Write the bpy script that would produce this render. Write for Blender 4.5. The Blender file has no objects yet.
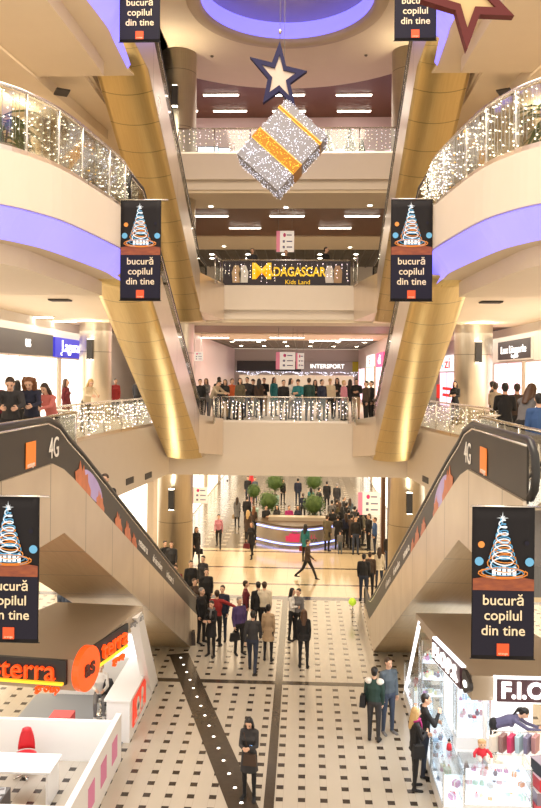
import bpy, bmesh, math, random
import numpy as np
from mathutils import Vector, Matrix, Euler
random.seed(7); np.random.seed(7)
SC = bpy.context.scene
COL = SC.collection
PI = math.pi
# ------------------------------------------------------------------ camera, world, big lights, exposure
F_PX, CAMX, CAMZ, HORIZON = 760.0, 0.63, 8.7, 375.0
YAW, ROLL = math.radians(2.5), math.radians(-0.5)
cam_data = bpy.data.cameras.new('camera'); cam = bpy.data.objects.new('camera', cam_data); COL.objects.link(cam)
cam.location = (CAMX, 0, CAMZ); cam.rotation_euler = (PI/2, ROLL, YAW)
cam_data.sensor_fit = 'VERTICAL'; cam_data.sensor_height = 36.0; cam_data.sensor_width = 24.0
cam_data.lens = F_PX/808*36.0
cam_data.shift_y = -(404-HORIZON)/808
cam_data.clip_end = 300
SC.camera = cam
SC.view_settings.view_transform = 'Standard'; SC.view_settings.look = 'None'
SC.view_settings.gamma = 1.0; SC.view_settings.use_curve_mapping = False
SC.view_settings.exposure = 0.36
try:
    SC.cycles.transparent_max_bounces = 24
    SC.cycles.sample_clamp_indirect = 4.0
except Exception: pass
world = bpy.data.worlds.new('hall_ambient'); SC.world = world; world.use_nodes = True
wb = world.node_tree.nodes['Background']; wb.inputs[0].default_value = (1.0, .86, .70, 1); wb.inputs[1].default_value = 1.25

def area(name, loc, sx, sy, power, color=(1, .86, .68), rot=(0, 0, 0)):
    d = bpy.data.lights.new(name, 'AREA'); d.shape = 'RECTANGLE'; d.size = sx; d.size_y = sy
    d.energy = power; d.color = color
    o = bpy.data.objects.new(name, d); COL.objects.link(o); o.location = loc; o.rotation_euler = rot
    return o
L1, L2, L3, TOP = 6.75, 12.35, 17.75, 22.5
BY = 31.0                                            # front edge of the bridges
area('atrium_fill', (0, 13, 24.5), 9, 18, 2900, (1, .84, .64))  # unseen fill lamp, added above the atrium to brighten it
area('ground_hall_glow', (0, 46, 4.5), 9, 26, 1300, (1, .80, .54))
area('first_floor_glow', (0, 47, 10.7), 8, 20, 420, (1, .86, .7))
area('second_floor_glow', (0, 41, 16.1), 12, 6, 170, (1, .82, .6))
area('third_floor_glow', (0, 37, 22.0), 13, 5, 110, (1, .86, .75))
for sx in (-1, 1):
    area('first_gallery_glow', (sx*8.5, 28, 10.5), 5, 22, 520, (1, .88, .72))
    area('second_gallery_glow', (sx*8.5, 22, 16.0), 5, 12, 200, (1, .8, .55))
    area('ground_gallery_glow', (sx*7.6, 25, 4.5), 3.5, 14, 320, (1, .84, .62))

R_CAM = cam.rotation_euler.to_matrix()
def ray(px, py): return R_CAM @ Vector(((px-270.5)/F_PX, (HORIZON-py)/F_PX, -1.0))
C0 = Vector((CAMX, 0, CAMZ))
def atZ(px, py, z): r = ray(px, py); return C0 + r*((z-CAMZ)/r.z)      # the point of a horizontal plane seen there
def atY(px, py, y): r = ray(px, py); return C0 + r*(y/r.y)             # the point of an upright plane seen there

# ------------------------------------------------------------------ helpers
def tag(o, label=None, cat=None, group=None, kind=None):
    if label: o['label'] = label
    if cat: o['category'] = cat
    if group: o['group'] = group
    if kind: o['kind'] = kind
    return o
def empty(name, loc=(0, 0, 0), rz=0, label=None, cat=None, group=None):
    o = bpy.data.objects.new(name, None); COL.objects.link(o); o.location = loc; o.rotation_euler = (0, 0, rz)
    o.empty_display_size = .1
    return tag(o, label, cat, group)
def link(name, me, mats, parent=None):
    for m in (mats if isinstance(mats, (list, tuple)) else [mats]): me.materials.append(m)
    o = bpy.data.objects.new(name, me); COL.objects.link(o)
    if parent: o.parent = parent
    return o
def copy_tree(o, parent=None):
    c = o.copy(); COL.objects.link(c)
    if parent: c.parent = parent
    for ch in list(o.children): copy_tree(ch, c)
    return c

class MB:
    def __init__(s): s.v = []; s.f = []; s.m = []; s.sm = []; s.mi = 0
    def add(s, vs, fs, smooth=False):
        b = len(s.v); s.v += [tuple(v) for v in vs]
        for f in fs: s.f.append([i+b for i in f]); s.m.append(s.mi); s.sm.append(smooth)
        return s
    def box(s, x0, x1, y0, y1, z0, z1):
        v = [(x, y, z) for z in (z0, z1) for y in (y0, y1) for x in (x0, x1)]
        return s.add(v, [(0, 2, 3, 1), (4, 5, 7, 6), (0, 1, 5, 4), (2, 6, 7, 3), (0, 4, 6, 2), (1, 3, 7, 5)])
    def hexa(s, v): return s.add(v, [(0, 3, 2, 1), (4, 5, 6, 7), (0, 1, 5, 4), (1, 2, 6, 5), (2, 3, 7, 6), (3, 0, 4, 7)])
    def prism(s, poly, z0, z1):
        n = len(poly); v = [(p[0], p[1], z0) for p in poly]+[(p[0], p[1], z1) for p in poly]
        return s.add(v, [list(range(n))[::-1], list(range(n, 2*n))]+[(i, (i+1) % n, n+(i+1) % n, n+i) for i in range(n)])
    def prismx(s, poly, x0, x1, x0b=None):           # polygon in (y, z), extruded along x
        n = len(poly); v = [(x0, p[0], p[1]) for p in poly]+[(x1, p[0], p[1]) for p in poly]
        return s.add(v, [list(range(n)), list(range(n, 2*n))[::-1]]+[(i, n+i, n+(i+1) % n, (i+1) % n) for i in range(n)])
    def prismy(s, poly, y0, y1):                     # polygon in (x, z), extruded along y
        n = len(poly); v = [(p[0], y0, p[1]) for p in poly]+[(p[0], y1, p[1]) for p in poly]
        return s.add(v, [list(range(n)), list(range(n, 2*n))[::-1]]+[(i, n+i, n+(i+1) % n, (i+1) % n) for i in range(n)])
    def tube(s, pts, r, n=6, smooth=True, taper=None):
        pts = [Vector(p) for p in pts]; rings = []; up = Vector((0, 0, 1)); prev = None
        for i, p in enumerate(pts):
            t = (pts[min(i+1, len(pts)-1)]-pts[max(i-1, 0)]).normalized()
            a = prev-t*prev.dot(t) if prev is not None else (up.cross(t) if abs(t.z) < .95 else Vector((1, 0, 0)).cross(t))
            if a.length < 1e-5: a = Vector((1, 0, 0)).cross(t)
            a.normalize(); prev = a; b = t.cross(a)
            rr = r if taper is None else r*(taper[i] if isinstance(taper, (list, tuple)) else 1+(taper-1)*i/(len(pts)-1))
            rings.append([p+a*math.cos(2*PI*k/n)*rr+b*math.sin(2*PI*k/n)*rr for k in range(n)])
        v = [q for ring in rings for q in ring]; f = []
        for i in range(len(rings)-1):
            for k in range(n): f.append((i*n+k, i*n+(k+1) % n, (i+1)*n+(k+1) % n, (i+1)*n+k))
        f.append(list(range(n))[::-1]); f.append(list(range((len(rings)-1)*n, len(rings)*n)))
        return s.add(v, f, smooth)
    def lathe(s, prof, cx=0, cy=0, n=24, smooth=True, cap=True):
        v = []; f = []
        for (r, z) in prof: v += [(cx+r*math.cos(2*PI*k/n), cy+r*math.sin(2*PI*k/n), z) for k in range(n)]
        for i in range(len(prof)-1):
            for k in range(n): f.append((i*n+k, i*n+(k+1) % n, (i+1)*n+(k+1) % n, (i+1)*n+k))
        if cap: f.append(list(range(n))[::-1]); f.append(list(range((len(prof)-1)*n, len(prof)*n)))
        return s.add(v, f, smooth)
    def octa(s, c, r):
        x, y, z = c
        return s.add([(x+r, y, z), (x-r, y, z), (x, y+r, z), (x, y-r, z), (x, y, z+r), (x, y, z-r)],
                     [(0, 2, 4), (2, 1, 4), (1, 3, 4), (3, 0, 4), (2, 0, 5), (1, 2, 5), (3, 1, 5), (0, 3, 5)])
    def ball(s, c, rx, ry=None, rz=None, n=10, m=7):
        ry = ry or rx; rz = rz or rx; v = [(c[0], c[1], c[2]-rz)]; f = []
        for i in range(1, m):
            a = -PI/2+PI*i/m
            v += [(c[0]+rx*math.cos(a)*math.cos(2*PI*k/n), c[1]+ry*math.cos(a)*math.sin(2*PI*k/n), c[2]+rz*math.sin(a)) for k in range(n)]
        v.append((c[0], c[1], c[2]+rz)); e = len(v)-1
        for k in range(n):
            f.append((0, 1+(k+1) % n, 1+k)); f.append((e, 1+(m-2)*n+k, 1+(m-2)*n+(k+1) % n))
            for i in range(m-2): f.append((1+i*n+k, 1+i*n+(k+1) % n, 1+(i+1)*n+(k+1) % n, 1+(i+1)*n+k))
        return s.add(v, f, True)
    def wall(s, path, z0, z1, t):                    # upright strip of thickness t following a plan path
        for (a, b) in zip(path[:-1], path[1:]):
            d = Vector((b[0]-a[0], b[1]-a[1])); n = Vector((-d.y, d.x)).normalized()*t/2
            s.prism([(a[0]-n.x, a[1]-n.y), (b[0]-n.x, b[1]-n.y), (b[0]+n.x, b[1]+n.y), (a[0]+n.x, a[1]+n.y)], z0, z1)
        return s
    def mesh(s, name):
        me = bpy.data.meshes.new(name); me.from_pydata(s.v, [], s.f)
        me.polygons.foreach_set('material_index', s.m); me.polygons.foreach_set('use_smooth', s.sm)
        me.update(); bm = bmesh.new(); bm.from_mesh(me); bmesh.ops.recalc_face_normals(bm, faces=bm.faces); bm.to_mesh(me); bm.free()
        return me
    def build(s, name, mats, parent=None): return link(name, s.mesh(name), mats, parent)

def text_mesh(body, size=1.0, ext=.01, align='CENTER', bold=0.0):
    cu = bpy.data.curves.new('lettering', 'FONT'); cu.body = body; cu.size = size; cu.extrude = ext; cu.align_x = align
    cu.align_y = 'CENTER'; cu.offset = bold; cu.resolution_u = 3
    o = bpy.data.objects.new('lettering', cu); COL.objects.link(o)
    dg = bpy.context.evaluated_depsgraph_get(); dg.update()
    me = bpy.data.meshes.new_from_object(o.evaluated_get(dg)); bpy.data.objects.remove(o); bpy.data.curves.remove(cu)
    me.materials.clear(); return me
def text(name, body, mat, loc, rot, size, parent=None, ext=.01, sx=1.0, align='CENTER', bold=0.0):
    me = text_mesh(body, size, ext, align, bold)
    o = link(name, me, mat, parent); o.location = loc; o.rotation_euler = rot; o.scale = (sx, 1, 1)
    return o

# ------------------------------------------------------------------ materials
MATS = {}
def mat(name, color, rough=.5, metal=0.0, emit=None, strength=0.0, spec=None, coat=0.0):
    if name in MATS: return MATS[name]
    m = bpy.data.materials.new(name); m.use_nodes = True; b = m.node_tree.nodes['Principled BSDF']
    b.inputs['Base Color'].default_value = (*color, 1); b.inputs['Roughness'].default_value = rough; b.inputs['Metallic'].default_value = metal
    if emit: b.inputs['Emission Color'].default_value = (*emit, 1); b.inputs['Emission Strength'].default_value = strength
    if spec is not None: b.inputs['Specular IOR Level'].default_value = spec
    if coat: b.inputs['Coat Weight'].default_value = coat
    MATS[name] = m; return m
def N(nt, typ, **kw):
    n = nt.nodes.new(typ)
    for k, v in kw.items(): setattr(n, k, v)
    return n
def math_n(nt, op, a, b=None, c=None):
    n = N(nt, 'ShaderNodeMath', operation=op)
    for i, q in enumerate((a, b, c)):
        if q is None: continue
        if isinstance(q, (int, float)): n.inputs[i].default_value = q
        else: nt.links.new(q, n.inputs[i])
    return n.outputs[0]
def mixc(nt, fac, a, b):
    n = N(nt, 'ShaderNodeMix', data_type='RGBA')
    for sock, q in ((n.inputs[0], fac), (n.inputs[6], a), (n.inputs[7], b)):
        if isinstance(q, (int, float)): sock.default_value = q
        elif isinstance(q, tuple): sock.default_value = (*q, 1)
        else: nt.links.new(q, sock)
    return n.outputs[2]
def textured(name, c1, c2, rough=.5, metal=0.0, scale=(1, 1, 1), noise=8.0, bump=0.0, detail=3.0, rough2=None):
    m = mat(name, c1, rough, metal); nt = m.node_tree; b = nt.nodes['Principled BSDF']
    tc = N(nt, 'ShaderNodeTexCoord'); mp = N(nt, 'ShaderNodeMapping'); mp.inputs['Scale'].default_value = scale
    nz = N(nt, 'ShaderNodeTexNoise'); nz.inputs['Scale'].default_value = noise; nz.inputs['Detail'].default_value = detail
    nt.links.new(tc.outputs['Object'], mp.inputs[0]); nt.links.new(mp.outputs[0], nz.inputs['Vector'])
    nt.links.new(mixc(nt, nz.outputs['Fac'], c1, c2), b.inputs['Base Color'])
    if rough2 is not None: nt.links.new(math_n(nt, 'MULTIPLY_ADD', nz.outputs['Fac'], rough2-rough, rough), b.inputs['Roughness'])
    if bump:
        bp = N(nt, 'ShaderNodeBump'); bp.inputs['Strength'].default_value = bump; nt.links.new(nz.outputs['Fac'], bp.inputs['Height'])
        nt.links.new(bp.outputs[0], b.inputs['Normal'])
    return m
def steel(name, c1, c2, rough, step, seam=(.3, .26, .2), axis=1, streak=(6, .25, .25), bump=.05):
    m = textured(name, c1, c2, rough, .92, streak, 5.0, bump, 2.0, rough+.14); nt = m.node_tree; b = nt.nodes['Principled BSDF']
    tc = N(nt, 'ShaderNodeTexCoord'); sp = N(nt, 'ShaderNodeSeparateXYZ'); nt.links.new(tc.outputs['Object'], sp.inputs[0])
    fr = math_n(nt, 'FRACT', math_n(nt, 'DIVIDE', sp.outputs[axis], step)); ln = math_n(nt, 'LESS_THAN', fr, .025/step)
    src = b.inputs['Base Color'].links[0].from_socket
    nt.links.new(mixc(nt, ln, src, seam), b.inputs['Base Color'])
    return m
def glass(name, tint=(.93, .96, .95), refl=.12):
    m = bpy.data.materials.new(name); m.use_nodes = True; nt = m.node_tree; nt.nodes.clear()
    out = N(nt, 'ShaderNodeOutputMaterial'); t = N(nt, 'ShaderNodeBsdfTransparent'); t.inputs[0].default_value = (*tint, 1)
    g = N(nt, 'ShaderNodeBsdfGlossy'); g.inputs['Roughness'].default_value = .05; mx = N(nt, 'ShaderNodeMixShader')
    lw = N(nt, 'ShaderNodeLayerWeight'); lw.inputs[0].default_value = .25
    nt.links.new(math_n(nt, 'MULTIPLY_ADD', lw.outputs['Fresnel'], .5, refl*.4), mx.inputs[0])
    nt.links.new(t.outputs[0], mx.inputs[1]); nt.links.new(g.outputs[0], mx.inputs[2]); nt.links.new(mx.outputs[0], out.inputs[0])
    MATS[name] = m; return m
plaster = textured('cream_plaster', (.77, .675, .565), (.74, .645, .535), .6, 0, (1, 1, 1), 3)
ceil_m = textured('ceiling_paint', (.80, .67, .49), (.76, .63, .45), .6, 0, (1, 1, 1), 2)
white_paint = mat('white_paint', (.82, .78, .72), .5)
wood = textured('wood_slats', (.19, .075, .03), (.13, .048, .018), .45, 0, (1, 12, 1), 6)
dark_grille = mat('dark_grille', (.11, .10, .09), .7)
gold_steel = steel('gold_brushed_steel', (.88, .70, .33), (.74, .57, .25), .24, .95, seam=(.45, .34, .16))
side_steel = steel('silver_brushed_steel', (.88, .79, .69), (.80, .71, .62), .24, 4.0, bump=.015, streak=(1.2, .15, .15))
dark_steel = steel('escalator_cladding', (.72, .62, .50), (.60, .51, .41), .30, 1.75)
brown_steel = steel('escalator_underside', (.68, .55, .36), (.58, .46, .29), .36, 1.75)
col_steel = steel('column_steel', (.74, .66, .53), (.62, .55, .44), .30, 2.4, axis=2, streak=(4, 4, .2))
chrome = mat('chrome', (.78, .75, .7), .18, 1)
black_rubber = mat('black_rubber', (.018, .017, .017), .35)
dark_metal = mat('dark_metal', (.04, .037, .035), .4, .3)
clear = glass('clear_glass')
bulb_white = mat('bulb_white', (1, .9, .75), .4, 0, (1, .84, .6), 4.5)
bulb_pink = mat('bulb_violet', (1, .9, .9), .4, 0, (1, .78, .86), 5)
bulb_cold = mat('bulb_cold', (.9, .9, 1), .4, 0, (.80, .83, 1), 1.3)
bulb_gold = mat('bulb_gold', (1, .6, .1), .4, 0, (1, .42, .04), 1.6)
tube_light = mat('tube_light', (1, 1, 1), .4, 0, (1, .9, .76), 9)
down_light = mat('down_light', (1, 1, 1), .4, 0, (1, .9, .7), 16)
shop_glow = mat('shop_glow', (1, 1, 1), .5, 0, (1, .95, .86), 1.7)
shop_warm = mat('shop_glow_warm', (1, 1, 1), .5, 0, (1, .86, .62), 1.3)
blue_led = mat('blue_led_panel', (.3, .3, .9), .3, 0, (.20, .17, 1.0), 1.15)
# ------------------------------------------------------------------ floor
def dot_tile(name, light, dark, p=.457, px=.45*.457, py=.1*.457, rough=.16):
    m = mat(name, light, rough); nt = m.node_tree; b = nt.nodes['Principled BSDF']
    tc = N(nt, 'ShaderNodeTexCoord'); sp = N(nt, 'ShaderNodeSeparateXYZ'); nt.links.new(tc.outputs['Object'], sp.inputs[0])
    def cell(sock, ph): return math_n(nt, 'ABSOLUTE', math_n(nt, 'SUBTRACT', math_n(nt, 'FRACT', math_n(nt, 'DIVIDE', math_n(nt, 'SUBTRACT', sock, ph-p/2), p)), .5))
    cx, cy = cell(sp.outputs[0], px), cell(sp.outputs[1], py)
    inx, iny = math_n(nt, 'LESS_THAN', cx, .165), math_n(nt, 'LESS_THAN', cy, .165)
    gx = math_n(nt, 'LESS_THAN', math_n(nt, 'ABSOLUTE', math_n(nt, 'SUBTRACT', cx, .165)), .009)
    gy = math_n(nt, 'LESS_THAN', math_n(nt, 'ABSOLUTE', math_n(nt, 'SUBTRACT', cy, .165)), .014)
    # basket weave: upright joints run between the dots of a column, level joints beside it
    gr = math_n(nt, 'MAXIMUM', math_n(nt, 'MULTIPLY', gx, math_n(nt, 'SUBTRACT', 1, iny)), math_n(nt, 'MULTIPLY', gy, inx))
    nz = N(nt, 'ShaderNodeTexNoise'); nz.inputs['Scale'].default_value = 1.7; nz.inputs['Detail'].default_value = 4
    nt.links.new(tc.outputs['Object'], nz.inputs['Vector'])
    base = mixc(nt, nz.outputs['Fac'], light, tuple(c*.9 for c in light))
    base = mixc(nt, math_n(nt, 'MULTIPLY', gr, .45), base, tuple(c*.55 for c in light))
    base = mixc(nt, math_n(nt, 'MULTIPLY', inx, iny), base, dark)
    nt.links.new(base, b.inputs['Base Color']); nt.links.new(math_n(nt, 'MULTIPLY_ADD', nz.outputs['Fac'], .12, rough-.03), b.inputs['Roughness'])
    return m
def line_tile(name, light, line, ys, p=.6):
    m = mat(name, light, .15); nt = m.node_tree; b = nt.nodes['Principled BSDF']
    tc = N(nt, 'ShaderNodeTexCoord'); sp = N(nt, 'ShaderNodeSeparateXYZ'); nt.links.new(tc.outputs['Object'], sp.inputs[0])
    br = N(nt, 'ShaderNodeTexBrick'); br.offset = 0; br.inputs['Scale'].default_value = 1; br.inputs['Brick Width'].default_value = p; br.inputs['Row Height'].default_value = p
    br.inputs['Mortar Size'].default_value = .008; br.inputs['Color1'].default_value = (*light, 1); br.inputs['Color2'].default_value = (*[c*.96 for c in light], 1)
    br.inputs['Mortar'].default_value = (*[c*.8 for c in light], 1); nt.links.new(tc.outputs['Object'], br.inputs['Vector'])
    c = br.outputs['Color']
    for y in ys: c = mixc(nt, math_n(nt, 'LESS_THAN', math_n(nt, 'ABSOLUTE', math_n(nt, 'SUBTRACT', sp.outputs[1], y)), .11), c, line)
    nt.links.new(c, b.inputs['Base Color']); return m
tile = dot_tile('dotted_floor_tile', (.52, .465, .385), (.045, .035, .028))
tile_far = dot_tile('dotted_floor_tile_hall', (.20, .16, .11), (.40, .34, .25), p=.9)
beige_tile = line_tile('beige_floor_tile', (.66, .53, .35), (.14, .10, .06), (31.6, 34.3, 37.4))
strip_m = textured('dark_floor_strip', (.075, .058, .042), (.05, .04, .03), .15, 0, (1, 1, 1), 9)
navy_strip = mat('navy_floor_strip', (.05, .045, .075), .15)
def struct(mb, name, m, parent=None): return tag(mb.build(name, m, parent), kind='structure')
struct(MB().box(-16, 16, -2, 29.45, -.2, 0), 'floor', tile)
struct(MB().box(-16, 16, 29.45, 29.9, -.2, 0), 'trim_1', navy_strip)
struct(MB().box(-16, 16, 29.9, 38, -.2, 0), 'floor_hall', beige_tile)
struct(MB().box(-16, 16, 38, 82, -.2, 0), 'floor_hall_end', tile_far)
struct(MB().box(-.105, .105, 4, 29.45, 0, .004), 'trim_2', strip_m)
struct(MB().box(-12, -.105, 21.36, 21.6, 0, .004).box(.105, 12, 21.36, 21.6, 0, .004), 'trim_3', strip_m)
diag_a, diag_b = Vector((-3.17, 23.5)), Vector((-.56, 15.4)); dd = (diag_b-diag_a).normalized(); dn = Vector((-dd.y, dd.x))*.30
diag_c = diag_b+dd*6
struct(MB().prism([diag_a-dn, diag_c-dn, diag_c+dn, diag_a+dn], 0, .007), 'trim_4', strip_m)

# ------------------------------------------------------------------ slabs, galleries, bridges (mirrored left and right)
def mir(poly, s): return [(x*-s, y) for x, y in poly][::1 if s < 0 else -1]
gal1 = [(-4.56, 11.0), (-4.56, 17.3), (-5.5, 18.4), (-5.9, 20), (-5.85, 22.3), (-5.1, 28.6), (-4.85, BY)]
edge = [(-3.45, 18.9), (-3.40, 17.4), (-3.38, 16.4), (-3.66, 13.8), (-3.95, 12.8), (-4.3, 12.2), (-5.0, 11.5), (-6.2, 10.9), (-8, 10.5)]
def smooth(path, n=3):
    out = []
    for i in range(len(path)-1):
        p0, p1, p2, p3 = [Vector(path[min(max(j, 0), len(path)-1)]) for j in (i-1, i, i+1, i+2)]
        for k in range(n):
            t = k/n
            q = .5*((2*p1)+(p2-p0)*t+(2*p0-5*p1+4*p2-p3)*t*t+(3*p1-p0-3*p2+p3)*t**3); out.append((q.x, q.y))
    return out+[tuple(path[-1])]
edge_s = smooth(edge, 4)
def grow(path, d):                                    # shift a plan path sideways (towards the void for d > 0)
    out = []
    for i, p in enumerate(path):
        a, b = Vector(path[max(i-1, 0)]), Vector(path[min(i+1, len(path)-1)]); t = (b-a).normalized()
        out.append((p[0]-t.y*d, p[1]+t.x*d))
    return out
NEAR_FILL = [(-14, 10.2), (-14, BY), (-5.3, BY), (-5.0, 21), (-4.95, 19.6), (-3.45, 19.6)]
for s in (-1, 1):
    side = 'left' if s < 0 else 'right'
    mb = MB().prism(mir(gal1[:6]+[(-5.85, 21.5), (-14, 21.5), (-14, 11)], s), 5.4, L1) if False else MB().prism(mir(gal1[:4]+[(-14, 20), (-14, 11)], s), 5.4, L1).prism(mir(gal1[3:]+[(-14, BY), (-14, 20)], s), 4.62, L1); struct(mb, 'floor_first_gallery_'+side, plaster)
    for zf, nm in ((L2, 'second'), (L3, 'third')):
        d = zf-L2
        struct(MB().prism(mir(edge_s+NEAR_FILL, s), 11.45+d, zf), 'floor_%s_gallery_%s' % (nm, side), plaster)
        struct(MB().prism(mir(grow(edge_s, -.42)+[(-14, 10.9), (-14, 21.4), (-5.0, 21.4), (-4.9, 19.4), (-3.8, 19.4)], s), 10.98+d, 11.449+d), 'ceiling_%s_core_%s' % (nm, side), ceil_m)
        low = MB().prism(mir([(-4.35, 17.6)]+grow(edge_s, -.85)[12:]+[(-14, 11.3), (-14, 18.5), (-4.35, 18.5)], s), 10.62+d, 10.979+d)
        struct(low, 'ceiling_%s_soffit_%s' % (nm, side), ceil_m)
        # backlit violet band tucked under the fascia
        led = MB(); pa = grow(edge_s, -.06); pb = grow(edge_s, -.40)
        for i in range(len(pa)-1):
            q = [(pa[i], 11.42+d), (pa[i+1], 11.42+d), (pb[i+1], 10.95+d), (pb[i], 10.95+d)]
            led.add([(-p[0]*s, p[1], z) for p, z in q]+[(-p[0]*s, p[1]+.02, z+.02) for p, z in q], [(0, 1, 2, 3), (7, 6, 5, 4), (0, 4, 5, 1), (1, 5, 6, 2), (2, 6, 7, 3), (3, 7, 4, 0)])
        o = led.build('light_band', blue_led)
        tag(o, 'violet-blue glowing light band curving under the %s side gallery of the %s floor' % (side, nm), 'light band')
        # ceiling of the gallery behind and its stepped bulkhead
    struct(MB().box(min(s*5, s*14), max(s*5, s*14), 18.5, BY+.6, 10.85, 10.97), 'ceiling_first_'+side, ceil_m)
    struct(MB().box(min(s*5, s*14), max(s*5, s*14), 18.5, BY+.6, 16.25, 16.37), 'ceiling_second_'+side, ceil_m)
    a, b = atZ(20 if s < 0 else 540, 65 if s < 0 else 68, 15.95), atZ(108 if s < 0 else 462, 140, 15.95)
    d = (b-a).normalized(); n = Vector((-d.y, d.x, 0))*(1 if s < 0 else -1)
    q = [a-d*2, b, b+n*1.2, a-d*2+n*1.2]
    struct(MB().prism([(p.x, p.y) for p in (q if s > 0 else q[::-1])], 15.95, 16.25), 'ceiling_bulkhead_'+side, ceil_m)
    struct(MB().box(min(s*9.6, s*9.9), max(s*9.6, s*9.9), 14, BY+5, L1, 10.85), 'wall_first_'+side, white_paint)
    struct(MB().box(min(s*11, s*11.3), max(s*11, s*11.3), 10, 42, L2, 16.25), 'wall_second_'+side, plaster)
    struct(MB().box(min(s*11, s*11.3), max(s*11, s*11.3), 10, 42, L3, TOP), 'wall_third_'+side, plaster)
    struct(MB().box(min(s*10.4, s*10.7), max(s*10.4, s*10.7), 12, 35.2, 0, 5.25), 'wall_ground_'+side, plaster)
# bridges with the floors behind them
def bridge(z0, z1, nm, y1, rec=.22):
    struct(MB().box(-14, 14, BY, y1, z0+.38, z1), 'floor_%s_bridge' % nm, plaster)
    struct(MB().box(-14, 14, BY+rec, y1, z0, z0+.379), 'ceiling_under_%s_bridge' % nm, plaster)
bridge(4.58, L1, 'first', 66, .02); bridge(10.98, L2, 'second', 66); bridge(16.32, L3, 'third', 54)
# ceilings of the bridge floors: paint, a wood band, paint, a dark grille
def bridge_ceiling(z, nm, y_w0, y_w1, y_g0, y_g1, y_end):
    struct(MB().box(-12, 12, BY+.3, y_w0, z, z+.12), 'ceiling_%s_front' % nm, ceil_m)
    struct(MB().box(-12, 12, y_w0, y_w1, z+.06, z+.12), 'ceiling_%s_wood' % nm, wood)
    struct(MB().box(-12, 12, y_w1, y_g0, z, z+.12), 'ceiling_%s_middle' % nm, ceil_m)
    if y_g1 > y_g0:
        struct(MB().box(-12, 12, y_g0, y_g1, z+.1, z+.12), 'ceiling_%s_void' % nm, dark_grille)
        g = MB(); n = int((y_g1-y_g0)/.5)
        for i in range(n): g.box(-12, 12, y_g0+i*.5, y_g0+i*.5+.12, z, z+.09)
        for i in range(40): g.box(-12+i*.6, -11.93+i*.6, y_g0, y_g1, z, z+.09)
        struct(g, 'ceiling_%s_grille' % nm, mat('grille_slat', (.26, .23, .19), .5, .3))
bridge_ceiling(10.86, 'first', 33.4, 40.3, 47, 62.5, 48)
bridge_ceiling(16.2, 'second', 34.2, 41.2, 45.4, 53, 53)
# top ceiling: a disc with a round lit opening, wood behind
def ring_mesh(c0, r0, c1, r1, z, n=72):
    v = []; f = []
    for k in range(n):
        a = 2*PI*k/n; v += [(c0[0]+r0*math.cos(a), c0[1]+r0*math.sin(a), z), (c1[0]+r1*math.cos(a), c1[1]+r1*math.sin(a), z)]
    for k in range(n): j = (k+1) % n; f.append((2*k, 2*k+1, 2*j+1, 2*j))
    return v, f
HC, HR, DC, DR = (-.1, 28.1), 3.2, (-.2, 29.2), 7.4
mb = MB(); v, f = ring_mesh(HC, HR+.55, DC, DR, TOP); mb.add(v, f)
n = 72
v = [(DC[0]+DR*math.cos(2*PI*k/n), DC[1]+DR*math.sin(2*PI*k/n), z) for z in (TOP, TOP+.5) for k in range(n)]
mb.add(v, [(k, (k+1) % n, n+(k+1) % n, n+k) for k in range(n)], True)
struct(mb, 'ceiling', ceil_m)
mb = MB(); prof = [(HR+.55, TOP), (HR+.45, TOP-.16), (HR+.06, TOP-.16), (HR, TOP-.02), (HR, TOP+.06)]
mb.lathe([(r, z) for r, z in prof], HC[0], HC[1], 72, True, False); struct(mb, 'ceiling_ring', mat('ring_paint', (.55, .43, .29), .6))
mb = MB().lathe([(HR, TOP+.06), (HR, TOP+.72)], HC[0], HC[1], 72, True, False)
tag(mb.build('ring_light', blue_led), 'violet-blue glowing ring lining the round ceiling opening', 'ring light')
struct(MB().lathe([(HR+.02, TOP+.72), (.05, TOP+.74)], HC[0], HC[1], 72, True, True), 'ceiling_dome', ceil_m)
struct(MB().box(-14, 14, 33.4, 42, TOP+.3, TOP+.45), 'ceiling_third_wood', wood)
struct(MB().box(-14, -5.2, 20, 35.3, TOP, TOP+.2).box(5.0, 14, 20, 35.3, TOP, TOP+.2).box(-5.2, 5.0, 20, 22.6, TOP+.01, TOP+.2), 'ceiling_third_sides', ceil_m)
struct(MB().box(-14, 14, 41.6, 41.9, L3, TOP+.4), 'wall_third_back', mat('rose_wall', (.82, .62, .62), .6))
struct(MB().box(-14, 14, 53, 53.3, L2, 16.4), 'wall_second_back', plaster)
struct(MB().box(-14, 14, 64, 64.3, L1, 10.9), 'wall_first_back', mat('grey_wall', (.5, .47, .43), .6))
struct(MB().box(-14, 14, 80, 80.3, 0, 5.2), 'wall_ground_back', plaster)
for s in (-1, 1):
    side = 'left' if s < 0 else 'right'
    struct(MB().box(min(s*6.2, s*6.5), max(s*6.2, s*6.5), 34.6, 80, 0, 5.2), 'wall_hall_'+side, plaster)
    struct(MB().box(min(s*6.5, s*12), max(s*6.5, s*12), 35.2, 35.5, 0, 5.2), 'wall_shopfront_'+side, white_paint)
    struct(MB().box(min(s*5.2, s*5.5), max(s*5.2, s*5.5), 40.5, 64, L1, 10.86), 'wall_first_hall_'+side, mat('rose_panel', (.84, .70, .68), .35))
    for x, y, r, zt in ((4.95, 32.6, .76, 4.0), (8.2 if s < 0 else 7.75, 32.1, .68 if s < 0 else .78, 3.0)):
        cc = MB().lathe([(r, 0), (r, TOP+.3)], s*x+(.09 if x == 4.95 else -.05), y, 40, True, True); struct(cc, 'column_'+side, col_steel)
struct(MB().box(-5.6, -5.5, 62, 62.1, 0, .1), 'baseboard_hall', strip_m)

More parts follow.
